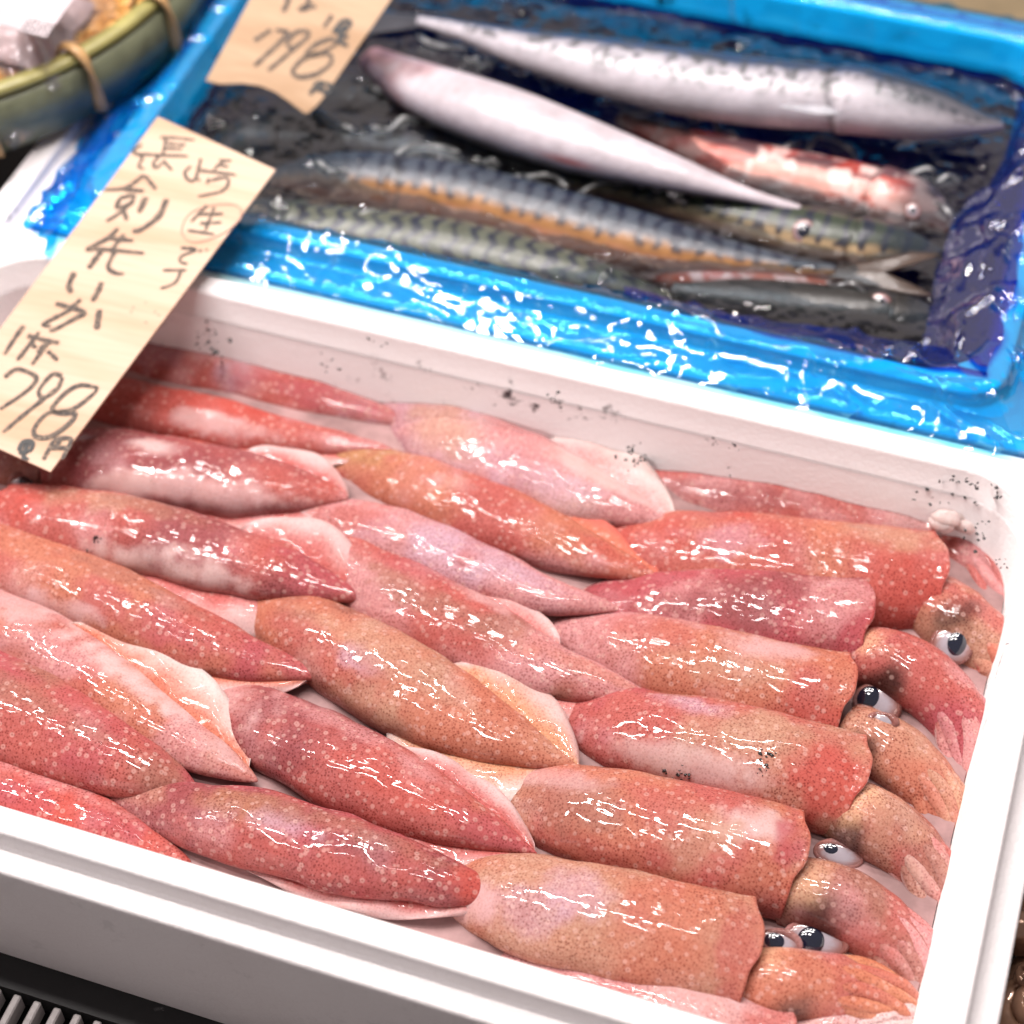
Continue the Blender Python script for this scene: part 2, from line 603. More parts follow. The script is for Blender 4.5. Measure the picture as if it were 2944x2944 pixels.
def pigment(Spos, side, top, p, seed, pal, blobs=(), white_near=0.0, white_far=0.0):
    """pigment of a mantle. Spos 0 collar..1 tip, side -1 far..1 near, top -1 belly..1 back"""
    A, B, Cc = (C[k] for k in pal)
    n1 = fbm(p * 26, seed, 3)
    n2 = fbm(p * 34 + 9.1, seed + 3, 3)
    n3 = fbm(p * 60 + 4.2, seed + 5, 2)
    n5 = fbm(p * 190 + 1.2, seed + 8, 2)
    w1 = sstep(0.40, 0.62, n1)[..., None]
    col = A * (1 - w1) + B * w1
    w2 = (sstep(0.56, 0.72, n2) * 0.85)[..., None]
    col = col * (1 - w2) + Cc * w2
    dens = 0.55 + 0.75 * n3
    # paler belly
    wb = sstep(0.15, -0.55, top)[..., None] * 0.75
    col = col * (1 - wb) + C['pink'] * wb
    dens = dens * (1 - 0.4 * wb[..., 0])
    # reddish collar edge
    wc = sstep(0.022, 0.0, Spos)[..., None] * 0.45
    col = col * (1 - wc) + C['hot'] * wc
    for (s0, sd0, rs, rd, cname, k) in blobs:
        d = ((Spos - s0) / rs) ** 2 + ((side - sd0) / rd) ** 2 + (n3 - 0.5) * 1.8 + (n5 - 0.5) * (1.5 if cname != 'ink' else 4.5)
        w = (sstep(1.35, 0.0, d) * k)[..., None] if cname != 'ink' else (sstep(1.0, 0.5, d) * k)[..., None]
        col = col * (1 - w) + C[cname] * w
        if cname in ('white', 'pale'):
            dens = dens * (1 - 0.75 * w[..., 0])
    lum = col.mean(-1, keepdims=True)
    col = (col * 0.78 + lum * 0.22 * np.array([1.12, 0.95, 0.97])) * np.array([0.69, 0.575, 0.57])
    return np.concatenate([np.clip(col, 0.003, 0.80), np.clip(dens, 0, 1)[..., None]], -1)


PROFILES = {
    'L': [(0, .86), (.12, .98), (.3, 1.0), (.5, .97), (.65, .88), (.78, .71), (.88, .48), (.95, .26), (.985, .12), (1, .02)],
    'M': [(0, .50), (.06, .62), (.18, .84), (.36, 1.0), (.55, .97), (.7, .80), (.82, .57), (.90, .35), (.95, .18), (.985, .06), (1, .01)],
    'R': [(0, 1.03), (.03, 1.0), (.25, 1.0), (.5, .97), (.7, .86), (.85, .62), (.94, .36), (.985, .14), (1, .02)],
}
GROUP = "squid packed in the white foam box"


def interp_prof(name, s):
    a = np.array(PROFILES[name])
    # smooth interpolation
    x = np.interp(s, a[:, 0], a[:, 1])
    k = np.array([1, 2, 3, 2, 1], float); k /= k.sum()
    y = np.convolve(np.pad(x, 2, mode='edge'), k, mode='valid')
    y[-1] = x[-1]
    return y


def make_squid(label, prof, px, zs, width, pal, seed, blobs=(), fins=(), flat=0.67, head=None, inks=()):
    """px: axis in overview pixels from the collar to the tip; zs heights there; width in overview pixels"""
    pts = [ato(u, v_, z) for (u, v_), z in zip(px, zs)]
    n, M = 150, 56
    P = spline(pts, n)
    mid = P[n // 2]
    dist = -((mid - CAM) @ RM)[2]
    a0 = (width * 1.17 * K / 2) * dist / FPX / 0.92
    s = np.linspace(0, 1, n)
    r = interp_prof(prof, s) * a0
    base = np.array([mid[0], mid[1], 0.016])
    root = thing("squid", base, label, "squid", GROUP)
    wob = 1 + 0.05 * (fbm(np.stack([s * 7, s * 0 + seed, s * 0], 1), seed) - 0.5) * 2
    V, th, T, Sd, U = rings(P, r * wob, r * flat * (0.96 + 0.08 * vnoise(np.stack([s * 9, s * 0, s * 0 + seed], 1), 2)), M)
    near_sign = np.sign(-(Sd[n // 2] @ np.array([0, 1, 0])))
    SP = np.repeat(s[:, None], M, 1)
    side = np.repeat((np.cos(th) * near_sign)[None, :], n, 0)
    top = np.repeat(np.sin(th)[None, :], n, 0)
    # the collar rises to a point on the back, dips at the sides
    colr = np.exp(-(s / 0.05) ** 2)[:, None]
    fwd = (0.0035 * np.exp(-((np.sin(th) - 1) / 0.10) ** 2) - 0.001 * np.cos(th) ** 2)[None, :] * colr
    V = V - T[:, None, :] * fwd[..., None]
    # soft lumps
    lump = ((fbm(V * 42 + seed, seed, 2) - 0.5) * 0.0036 + (fbm(V * np.array([30, 130, 130]) + seed, seed + 1, 2) - 0.5) * 0.0013) * np.minimum(1, r / a0 * 1.5)[:, None]
    nrm = Sd[:, None, :] * np.cos(th)[None, :, None] + U[:, None, :] * np.sin(th)[None, :, None]
    V = V + nrm * lump[..., None]
    pig = pigment(SP, side, top, V - mid, seed, pal, blobs)
    # lip of the mantle and the pale inside
    in1 = V[0] - nrm[0] * 0.0016 - T[0] * 0.0002
    in2 = V[0] - nrm[0] * 0.0030 + T[0] * 0.004
    in3 = (V[0] - P[0]) * 0.72 + P[0] + T[0] * 0.016
    cap = P[0] + T[0] * 0.018
    inner = np.vstack([in3, in2, in1])
    ip = np.tile(np.append(C['pale'] * 0.85, 0.05), (3 * M, 1))
    allv = np.vstack([inner, V.reshape(-1, 3), cap[None, :]])
    allp = np.vstack([ip, pig.reshape(-1, 4), ip[:1]])
    f = grid_faces(n + 3, M, True)
    f += [(len(allv) - 1, (j + 1) % M, j) for j in range(M)]
    f.append(tuple(range((n + 2) * M, (n + 3) * M)))
    mo = new_mesh("mantle", allv, f, SKIN, allp, parent=root, origin=base)
    mo.location = (0, 0, 0)
    for k_, (u, q, sz, cnt) in enumerate(inks):
        ink_smear(mo, root, base, u, q, sz, cnt, seed * 10 + k_)
    # fins: thin lobes along the tail
    for (sgn, s0, s1, span, ang, droop, cname) in fins:
        nu, nv = 34, 9
        uu = np.linspace(0, 1, nu)
        ss = s0 + (s1 - s0) * uu
        Pi = np.stack([np.interp(ss, s, P[:, k]) for k in range(3)], 1)
        Si = np.stack([np.interp(ss, s, Sd[:, k]) for k in range(3)], 1) * near_sign * sgn
        Ui = np.stack([np.interp(ss, s, U[:, k]) for k in range(3)], 1)
        ri = np.interp(ss, s, r)
        sh = (uu ** 0.75) * ((1 - uu) ** 0.62)
        sh /= sh.max()
        a = math.radians(ang)
        v = []
        for layer in (0, 1):
            for i in range(nu):
                for j in range(nv):
                    t = j / (nv - 1)
                    base_p = Pi[i] + Si[i] * ri[i] * 0.90 * math.cos(a) + Ui[i] * ri[i] * flat * 0.92 * math.sin(a)
                    dd = math.radians(a * 0 + 30 - droop * t)
                    q = base_p + (Si[i] * math.cos(dd) + Ui[i] * math.sin(dd) * 0.55) * span * sh[i] * t
                    q = q + Ui[i] * 0.0012 * math.sin(ss[i] * 31 + seed + 3 * t) * t
                    q = q - Ui[i] * layer * (0.0024 * (1 - t) + 0.0004)
                    v.append(q)
        v = np.array(v)
        ff = grid_faces(nu, nv)
        ff += [tuple(nu * nv + k for k in q[::-1]) for q in grid_faces(nu, nv)]
        for i in range(nu - 1):
            e0, e1 = i * nv + nv - 1, (i + 1) * nv + nv - 1
            ff.append((e0, e0 + nu * nv, e1 + nu * nv, e1))
        tt = np.tile(np.linspace(0, 1, nv), nu * 2)
        n3 = fbm(v * 90, seed + 2, 2)
        w = sstep(0.05, 0.85, tt + (n3 - 0.5) * 0.6)[:, None] * 0.9
        cbase = C[pal[0]] * 0.5 + C[pal[1]] * 0.5
        colr_ = cbase * (1 - w) + C[cname] * w
        dn = np.clip(0.8 - 0.6 * w[:, 0], 0.1, 1)
        new_mesh("fin", v, ff, SKIN, np.column_stack([colr_ * 0.80, dn]), parent=root, origin=base).location = (0, 0, 0)
    if head is not None:
        make_head(root, base, head, seed)
    return root


def make_head(root, base, h, seed):
    pts = [ato(u, v_, z) for (u, v_), z in zip(h['px'], h['z'])]
    n, M = 48, 30
    P = spline(pts, n)
    dist = -((P[n // 3] - CAM) @ RM)[2]
    a0 = (h['w'] * K / 2) * dist / FPX / 0.92
    s = np.linspace(0, 1, n)
    cut = 0.95
    m = int(n * cut)
    prof_s, prof_r = [0, .12, .32, .52, .72, .88, .97, 1], [.86, .97, 1.04, .98, .88, .74, .50, .10]
    rr = a0 * np.interp(s[:m] / cut, prof_s, prof_r)
    V, th, T, Sd, U = rings(P[:m], rr, rr * 0.80, M)
    near_sign = np.sign(-(Sd[m // 2] @ np.array([0, 1, 0])))
    side = np.repeat((np.cos(th) * near_sign)[None, :], m, 0)
    top = np.repeat(np.sin(th)[None, :], m, 0)
    nrm = Sd[:, None, :] * np.cos(th)[None, :, None] + U[:, None, :] * np.sin(th)[None, :, None]
    V = V + nrm * ((fbm(V * 60, seed, 2) - 0.5) * 0.003)[..., None]
    pig = pigment(np.full((m, M), 0.5), side, top, V - base, seed + 11, h['pal'])
    for (u, v_, rad, cname, k) in h.get('dark', ()):
        c0 = ato(u, v_, h['z'][1] + a0 * 0.6)
        d = np.linalg.norm((V - c0) * np.array([1, 1, 0.35]), axis=2) / rad + (fbm(V * 110, 3, 3) - 0.5) * 1.5
        w = (sstep(1.15, 0.1, d) * k)[..., None]
        colx = np.array([0.03, 0.012, 0.010]) if cname == 'ink' else C[cname]
        pig[..., :3] = pig[..., :3] * (1 - w) + colx * w
    f = grid_faces(m, M, True)
    f.append(tuple(range(M))[::-1]); f.append(tuple(range((m - 1) * M, m * M)))
    new_mesh("head", V.reshape(-1, 3), f, SKIN, pig.reshape(-1, 4), parent=root, origin=base).location = (0, 0, 0)
    # arms
    k0 = int(n * h.get('arm0', 0.36))
    na = h.get('arms', 8) + 2
    Tn, Sn, Un = frames(P)
    rnd = random.Random(seed)
    for i in range(na):
        ang = math.radians(-20 + 220.0 * i / (na - 1)) + rnd.uniform(-.1, .1)
        end = n - 1
        idx = np.linspace(k0, end, 26)
        q = []
        for t, x in zip(np.linspace(0, 1, 26), idx):
            c = np.array([np.interp(x, np.arange(n), P[:, k]) for k in range(3)])
            S_ = np.array([np.interp(x, np.arange(n), Sn[:, k]) for k in range(3)])
            U_ = np.array([np.interp(x, np.arange(n), Un[:, k]) for k in range(3)])
            spread = a0 * np.interp(x / (n - 1) / cut, prof_s[:-1] + [1.05], [r_ * k_ for r_, k_ in zip(prof_r, [.5, .52, .58, .74, .82, .86, .90, 1.5])][:-1] + [.2])
            q.append(c + S_ * spread * math.cos(ang) + U_ * spread * 0.75 * math.sin(ang)
                     + S_ * 0.0022 * math.sin(t * 6 + i * 2.1) * t)
        q = np.array(q)
        ra = a0 * np.interp(np.linspace(0, 1, 26), [0, .12, .4, .75, .93, 1], [.06, .20, .27, .23, .15, .04])
        Va, th2, T2, S2, U2 = rings(q, ra, ra * 0.9, 14)
        pg = pigment(np.full((26, 14), 0.5), np.zeros((26, 14)), np.repeat(np.sin(th2)[None, :], 26, 0), Va - base, seed + i, h['pal'])
        wh = sstep(0.45, -0.2, np.sin(th2))[None, :, None] * 0.9
        tt = (np.linspace(0, 1, 26) * 0.22)[:, None, None] + (0.16 if i % 2 else 0.0)
        w = np.clip(wh + tt, 0, 0.9)
        pg[..., :3] = pg[..., :3] * (1 - w) + C[h.get('tip', 'pale')] * w
        pg[..., 3] *= 1 - 0.6 * w[..., 0]
        ff = grid_faces(26, 14, True)
        ff.append(tuple(range(14))[::-1]); ff.append(tuple(range(25 * 14, 26 * 14)))
        new_mesh("arm", Va.reshape(-1, 3), ff, SKIN, pg.reshape(-1, 4), parent=root, origin=base).location = (0, 0, 0)
    for e in h.get('eyes', ()):
        eye_on(root, base, V.reshape(-1, 3), *e)


def eye_on(root, base, verts, u, q, rx, ry, pu, pq, pr, asp=1.0, lid=True):
    """eye laid into the skin: where the sight line through (u, q) first meets the given surface"""
    d = (verts - CAM) @ RM
    px = np.stack([IMG / 2 + FPX * d[:, 0] / -d[:, 2], IMG / 2 - FPX * d[:, 1] / -d[:, 2]], 1) / K
    near = np.hypot(px[:, 0] - u, px[:, 1] - q)
    cand = np.where(near < max(14, near.min() * 1.3))[0]
    z = verts[cand[np.argmax(d[cand, 2])], 2]
    c = ato(u, q, z)
    view = CAM - c
    view /= np.linalg.norm(view)
    view = view * 0.75 + np.array([0, 0, 0.25]); view /= np.linalg.norm(view)
    # silver in the middle, cloudy and skin coloured towards the lid
    ph = np.repeat(np.pi * np.arange(21) / 20, 28)
    rr_ = np.sin(ph) + (rng.random(len(ph)) - 0.5) * 0.12
    w = sstep(0.45, 0.95, rr_)[:, None]
    pig = np.column_stack([lin(160, 152, 160) * (1 - w) + lin(140, 96, 90) * w, np.ones(len(ph))])
    eo = blob("eye", c - view * 0.0010, (rx, ry, min(rx, ry) * 0.26), view, EYESKIN, root, base, pig=pig)
    if lid:
        xa = np.cross([0, 0, 1.0], view); xa /= np.linalg.norm(xa)
        ya = np.cross(view, xa)
        tv = []
        for i_ in range(36):
            t_ = 2 * math.pi * i_ / 36
            dirv = xa * math.cos(t_) + ya * math.sin(t_)
            cen = c + xa * rx * 0.98 * math.cos(t_) + ya * ry * 0.98 * math.sin(t_) - view * 0.0012
            mr = 0.0011 + 0.0004 * math.sin(t_ * 2 + u)
            for j_ in range(10):
                p_ = 2 * math.pi * j_ / 10
                tv.append(cen + dirv * mr * 1.25 * math.cos(p_) + view * mr * math.sin(p_))
        tv = np.array(tv)
        lidc = np.tile(np.append(lin(128, 84, 78), 0.6), (len(tv), 1))
        lidc[:, :3] *= (0.55 + 0.9 * fbm(tv * 220, 4, 2))[:, None]
        lo_ = new_mesh("eyelid", tv, grid_faces(36, 10, True) + [(350 + j_, 350 + (j_ + 1) % 10, (j_ + 1) % 10, j_) for j_ in range(10)], SKIN, lidc, parent=eo, origin=base)
        lo_.location = (0, 0, 0)
    pc = ato(pu, pq, z) + view * (min(rx, ry) * 0.26 - 0.0018)
    po = blob("pupil", pc, (pr * asp, pr, pr * 0.34), view, PUPIL, None, pc)
    po.parent = eo
    po.location = Vector(pc) - Vector(base)


def blob(name, c, rad, axis, mat, parent, base, nu=20, nv=28, pig=None):
    """ellipsoid whose third radius lies along axis"""
    axis = np.asarray(axis, float) / np.linalg.norm(axis)
    x = np.cross([0, 0, 1.0], axis)
    x /= np.linalg.norm(x) + 1e-9
    y = np.cross(axis, x)
    v = []
    for i in range(nu + 1):
        ph = math.pi * i / nu
        for j in range(nv):
            t = 2 * math.pi * j / nv
            v.append(c + x * rad[0] * math.sin(ph) * math.cos(t) + y * rad[1] * math.sin(ph) * math.sin(t) + axis * rad[2] * math.cos(ph))
    f = grid_faces(nu + 1, nv, True)
    o = new_mesh(name, v, f, mat, pig, parent=parent, origin=base)
    if parent is not None:
        o.location = (0, 0, 0)
    return o


INKM = make_plain("squid_ink", (0.014, 0.012, 0.013), 0.3, 0.0, 400, 0.3, 0.3, 0.4, 0.3)


def surface_at(o, pts, window=16.0, lift=0.0002):
    """points of object o's surface seen at overview pixels pts (on the mesh, towards the camera)"""
    vv = np.empty(len(o.data.vertices) * 3)
    o.data.vertices.foreach_get("co", vv)
    vv = vv.reshape(-1, 3) + np.array(parent_world(o))
    d = (vv - CAM) @ RM
    px = np.stack([IMG / 2 + FPX * d[:, 0] / -d[:, 2], IMG / 2 - FPX * d[:, 1] / -d[:, 2]], 1) / K
    out = []
    for (u, q) in pts:
        near = np.hypot(px[:, 0] - u, px[:, 1] - q)
        cand = np.where(near < max(window, near.min() * 1.2))[0]
        front = d[cand, 2].max()
        cand = cand[d[cand, 2] > front - 0.006]
        w = 1.0 / (near[cand] + 0.8) ** 2
        z = (vv[cand, 2] * w).sum() / w.sum()
        out.append(ato(u, q, z + lift))
    return np.array(out)


def ink_smear(o, parent, base, u, q, size, count, seed, rad=0.00045):
    """a frayed fleck of ink: a few crooked threads and specks on the surface of o, one joined piece"""
    rr = random.Random(seed)
    v, f = [], []
    for i in range(count * 2):
        a = rr.uniform(0, 6.28)
        x, y = u + rr.gauss(0, size * .55), q + rr.gauss(0, size * .42)
        path = [(x, y)]
        for k in range(3):
            a += rr.uniform(-.9, .9)
            x += math.cos(a) * size * rr.uniform(.02, .11); y += math.sin(a) * size * rr.uniform(.02, .11)
            path.append((x, y))
        P = spline(surface_at(o, path), 9)
        r_ = rad * rr.choice([.35, .45, .6, .7, 1.0, 1.4]) * np.array([.3, .9, 1.2, .8, 1.3, 1.0, .7, .8, .2])
        tv, tf = tube(P, r_ * 1.5, r_ * .55, 6)
        f += [tuple(len(v) + j for j in t) for t in tf]
        v += tv.tolist()
    so = new_mesh("ink_smear", v, f, INKM, parent=parent, origin=base)
    if parent is not None and base is not None:
        so.location = tuple(np.asarray(base) - np.array(parent_world(parent)))
    so["kind"] = "stuff"
    return so


bw = (BX0 + BX1) / 2
for i, (u, q, sz, n_) in enumerate([(392, 632, 26, 7), (410, 655, 30, 9), (620, 692, 22, 5), (1045, 748, 20, 4), (1190, 856, 26, 8), (1200, 868, 22, 7), (1338, 832, 14, 4),
                                    (1362, 880, 22, 4), (1790, 915, 34, 6), (1832, 925, 30, 8), (1868, 940, 30, 7), (1760, 935, 30, 5), (1385, 838, 12, 3), (1862, 985, 22, 3),
                                    (1885, 1062, 14, 4), (1850, 1015, 30, 4), (1838, 1190, 10, 2), (700, 650, 30, 3), (300, 1905, 6, 2), (640, 1880, 6, 2), (1235, 1580, 5, 1)]):
    ink_smear(box1, box1, np.zeros(3), u, q, sz, n_, 50 + i, 0.00042)

# --- left column, tips to the right
ZL = 0.058
L = 'L'
make_squid("pink slender squid lying highest against the back wall beside the price tag", L,
           [(-60, 620), (60, 645), (300, 690), (450, 716), (600, 756), (798, 803)], [.040, .044, .046, .048, .049, .052], 96, ('red', 'pink', 'lav'), 1,
           [(.60, -.2, .10, .5, 'pale', .5), (.42, 0, .06, .9, 'lav', .6), (.8, .2, .2, .7, 'mag', .7), (.3, 0, .12, 1, 'brown', .6)])
make_squid("slender red squid whose narrow tip points at the ochre squid, second from the back wall", L,
           [(-60, 725), (100, 740), (250, 767), (400, 797), (560, 827), (740, 848)], [.046, .048, .050, .052, .053, .055], 94, ('red', 'hot', 'pink'), 2,
           [(.62, .5, .18, .4, 'pale', .9), (.9, .3, .12, .6, 'pink', .7)], [(1, .5, .98, .010, 5, 40, 'pale')])
make_squid("broad red squid with a white scuffed patch just right of the tag's lower end", L,
           [(92, 885), (200, 880), (300, 893), (450, 915), (560, 928), (657, 940)], [.052, .054, .055, .056, .057, .058], 132, ('red', 'wine', 'pink'), 3,
           [(.36, -.25, .10, .28, 'white', .9), (.55, .75, .35, .42, 'pale', .95), (.3, .8, .12, .3, 'white', .6)],
           [(1, .42, .98, .013, -10, 55, 'pale'), (-1, .62, 1.0, .014, 20, 40, 'pale')],
           head=dict(px=[(100, 885), (60, 880), (-10, 870), (-90, 860)], z=[.052, .05, .048, .046], w=110, pal=('brown', 'wine', 'tan'), tip='pink',
                     eyes=[(42, 915, .0060, .0052, 47, 912, .0040)]))
make_squid("red grey squid with two black specks and a pale belly fin at the left edge", L,
           [(8, 972), (80, 980), (200, 1002), (330, 1030), (500, 1078), (692, 1130)], [.055, .057, .058, .058, .059, .058], 128, ('red', 'wine', 'mag'), 4,
           [(.25, -.35, .17, .5, 'tan', .75), (.05, .1, .07, 1.0, 'hot', .9), (.42, -.6, .16, .4, 'brown', .7), (.52, .85, .25, .42, 'white', .95), (.88, 0, .14, 1, 'mag', .8)],
           inks=[(182, 1014, 9, 7), (166, 1044, 8, 6), (288, 912, 8, 1)], fins=[(1, .36, .93, .022, -12, 55, 'pale'), (-1, .62, 1.0, .022, 25, 25, 'pale')])
make_squid("orange pink squid with a dotted back just below the one with black specks", L,
           [(-150, 1020), (-60, 1045), (60, 1080), (170, 1120), (300, 1180), (450, 1240), (609, 1277)], [.054, .056, .058, .058, .059, .059, .058], 130, ('orange', 'red', 'mag'), 5,
           [(.22, -.4, .25, .5, 'orange', .8), (.62, .3, .22, .5, 'mag', .6), (.42, .9, .12, .3, 'pale', .8), (.55, -.5, .2, .3, 'brown', .6), (.9, 0, .1, 1, 'mag', .6)],
           [(1, .55, .97, .010, 0, 50, 'pale')])
make_squid("brownish squid with a large smooth white fin folded over its back at left", L,
           [(-150, 1105), (-60, 1150), (40, 1200), (150, 1268), (300, 1372), (486, 1474)], [.052, .055, .056, .056, .057, .056], 128, ('orange', 'red', 'pink'), 6,
           [(.25, -.5, .22, .6, 'pale', .8), (.62, -.55, .26, .55, 'white', 1.0), (.88, -.3, .12, .6, 'pale', .8)],
           [(-1, .40, .97, .020, 35, 30, 'white')])
make_squid("wide plain red squid at the lower left with glints along its brown back", L,
           [(-190, 1230), (-90, 1280), (0, 1334), (120, 1388), (240, 1440), (372, 1488)], [.052, .055, .057, .058, .058, .056], 166, ('red', 'brown', 'mag'), 7,
           [(.55, -.1, .35, .3, 'brown', .6), (.75, -.5, .25, .4, 'mag', .5)])
make_squid("red squid squeezed against the front wall at the lower left", L,
           [(-150, 1420), (-60, 1466), (20, 1500), (150, 1548), (250, 1588), (360, 1626)], [.048, .050, .052, .053, .053, .052], 108, ('hot', 'red', 'mag'), 8,
           [(.5, -.6, .3, .4, 'pink', .6)])

# --- middle column
M_ = 'M'
make_squid("pale pink-white squid with a blunt red collar, topmost of the middle row", M_,
           [(722, 742), (800, 800), (880, 848), (1000, 898), (1130, 945), (1276, 992)], [.042, .046, .050, .052, .055, .058], 146, ('pink', 'pale', 'lav'), 11,
           [(.3, .1, .15, .6, 'tan', .7), (.6, .3, .2, .4, 'lav', .6), (.55, -.2, .2, .4, 'pink', .7), (.8, -.6, .2, .5, 'white', .9), (0, 0, .05, 1, 'red', .8)],
           [(-1, .55, .99, .020, 25, 35, 'white')])
make_squid("ochre and orange squid with a yellow-tan collar end in the middle row", M_,
           [(606, 866), (700, 892), (870, 952), (1000, 1004), (1130, 1055), (1258, 1097)], [.044, .048, .052, .054, .056, .058], 118, ('orange', 'red', 'pink'), 12,
           [(.12, -.2, .16, .9, 'ochre', .95), (.25, .5, .18, .4, 'orange', .8), (.4, 0, .06, .4, 'white', .4), (.85, -.2, .12, .6, 'hot', .7)],
           [(-1, .5, .98, .010, 20, 40, 'red')])
make_squid("smooth lavender grey squid between the ochre squid and the row below", M_,
           [(500, 985), (620, 985), (760, 1022), (900, 1080), (1020, 1122), (1186, 1152)], [.046, .050, .053, .055, .057, .058], 106, ('pink', 'lav', 'red'), 13,
           [(.65, -.2, .28, .6, 'lav', .95), (.2, .1, .16, .6, 'red', .7), (.05, 0, .1, 1, 'pale', .9), (.85, .6, .2, .5, 'pink', .7)])
make_squid("pink and olive squid with many glints and a white edged fin, centre of the box", M_,
           [(560, 1005), (650, 1062), (760, 1130), (900, 1205), (1050, 1270), (1243, 1318)], [.044, .049, .053, .055, .057, .058], 138, ('red', 'pink', 'brown'), 14,
           [(.45, .1, .2, .4, 'brown', .8), (.35, -.6, .15, .4, 'mag', .5), (.55, -.7, .12, .3, 'pale', .8), (.8, -.2, .2, .5, 'orange', .5)],
           [(1, .45, .98, .016, -10, 50, 'pale'), (-1, .35, .75, .012, 20, 40, 'pale')])
make_squid("large tan brown squid with dark dots and white fins by its tip, centre front", M_,
           [(470, 1128), (600, 1205), (750, 1290), (900, 1370), (1000, 1415), (1096, 1450)], [.046, .053, .057, .058, .058, .058], 156, ('tan', 'orange', 'brown'), 15,
           [(.35, .55, .2, .5, 'red', .8), (.42, .3, .08, .3, 'lav', .8), (.7, .4, .25, .4, 'orange', .7), (.55, -.1, .3, .4, 'tan', .6), (.05, 0, .1, 1, 'orange', .7)],
           [(1, .55, .995, .022, -5, 45, 'white'), (-1, .58, .995, .020, 20, 40, 'pale')])
make_squid("red squid with a pale frayed shoulder lying beside the large tan one", M_,
           [(385, 1292), (500, 1368), (650, 1445), (800, 1520), (920, 1572), (1013, 1610)], [.048, .053, .057, .058, .058, .058], 144, ('red', 'wine', 'orange'), 16,
           [(.12, .1, .16, .8, 'pale', .7), (.5, -.6, .3, .3, 'pink', .6), (.6, .2, .25, .4, 'hot', .6), (.9, 0, .12, 1, 'mag', .6)],
           [(-1, .55, .995, .012, 15, 45, 'pale'), (1, .6, .99, .010, -5, 50, 'pale')])
make_squid("dark spotted red squid with a tan collar along the front rim", M_,
           [(229, 1512), (330, 1530), (450, 1556), (600, 1598), (800, 1656), (984, 1697)], [.050, .054, .057, .059, .060, .059], 132, ('red', 'wine', 'mag'), 17,
           [(.05, 0, .08, 1, 'tan', .6), (.32, -.2, .12, .5, 'ochre', .5), (.45, 0, .1, .4, 'lav', .7), (.55, .7, .4, .5, 'red', .6), (.6, -.4, .3, .4, 'brown', .7), (.92, 0, .1, 1, 'hot', .8)],
           [(1, .35, .95, .008, -20, 60, 'pale')])
make_squid("brown squid lying low between the front rim and the dark spotted one", M_,
           [(330, 1575), (480, 1630), (640, 1695), (760, 1745), (880, 1800)], [.034, .036, .038, .038, .036], 120, ('brown', 'wine', 'pink'), 18, [(.8, .3, .3, .8, 'pale', .6)])

# --- right column, collars to the right, tips tucked under the middle row
R_ = 'R'
ARM = ('pink', 'red', 'pale')
make_squid("pale rosy squid along the back wall at right with a frayed collar", R_,
           [(1762, 990), (1600, 968), (1400, 938), (1250, 915), (1120, 900)], [.050, .050, .048, .044, .038], 108, ('pink', 'red', 'pale'), 21,
           [(.15, -.3, .2, .5, 'pale', .9), (.75, -.2, .25, .5, 'hot', .7), (.55, .4, .2, .4, 'wine', .6)],
           head=dict(px=[(1745, 995), (1795, 1030), (1850, 1075), (1885, 1130), (1900, 1180)], z=[.046, .046, .046, .044, .04], w=92, pal=ARM, tip='pink', arms=6))
make_squid("bright orange red squid with a sharp collar point, second from the back at right", R_,
           [(1762, 1100), (1650, 1092), (1500, 1074), (1300, 1050), (1180, 1040), (1050, 1030)], [.052, .053, .053, .049, .045, .038], 176, ('red', 'orange', 'hot'), 22,
           [(.12, -.5, .14, .4, 'tan', .85), (.7, 0, .25, .5, 'hot', .7), (.55, 0, .12, .4, 'lav', .5), (.1, .6, .14, .5, 'hot', .7)],
           head=dict(px=[(1740, 1130), (1790, 1165), (1845, 1210), (1890, 1250), (1915, 1310)], z=[.050, .052, .050, .046, .04], w=138, pal=('tan', 'orange', 'red'), tip='red', arms=7, cut=.80, arm0=.5,
                     dark=[(1800, 1172, .013, 'ink', .85)], eyes=[(1797, 1216, .0085, .0085, 1804, 1215, .0058, 0.78)]))
make_squid("magenta red squid with a bright glint near its collar at right", R_,
           [(1628, 1178), (1500, 1165), (1350, 1155), (1200, 1148), (1050, 1135)], [.058, .058, .056, .050, .042], 150, ('mag', 'wine', 'pink'), 23,
           [(.1, -.3, .14, .5, 'pink', .8), (.5, .3, .25, .4, 'wine', .7), (.75, -.2, .2, .5, 'mag', .9)],
           head=dict(px=[(1612, 1240), (1670, 1250), (1740, 1285), (1795, 1340), (1825, 1410), (1838, 1520)], z=[.054, .058, .056, .052, .046, .040], w=126, pal=('mag', 'red', 'pink'), tip='pale', cut=.6,
                     dark=[(1660, 1282, .013, 'ink', .9), (1640, 1215, .012, 'tan', .7)], eyes=[(1655, 1328, .0090, .0078, 1641, 1319, .0056)]))
make_squid("pale orange squid with a straight cut collar beside the large dark eye", R_,
           [(1590, 1321), (1490, 1300), (1380, 1275), (1250, 1245), (1130, 1215), (1000, 1185)], [.056, .057, .057, .054, .049, .042], 152, ('pink', 'orange', 'red'), 24,
           [(.28, -.5, .2, .4, 'pale', .85), (.1, .7, .14, .4, 'hot', .7), (.35, .3, .2, .4, 'tan', .7), (.6, -.2, .2, .5, 'red', .6)],
           head=dict(px=[(1600, 1375), (1660, 1405), (1715, 1450), (1768, 1510), (1815, 1615)], z=[.052, .054, .052, .046, .038], w=122, pal=('orange', 'tan', 'red'), tip='tan', arms=7,
                     dark=[(1625, 1410, .007, 'ink', .7)], eyes=[(1666, 1359, .0052, .0028, 1662, 1356, .0022, 1.5)]))
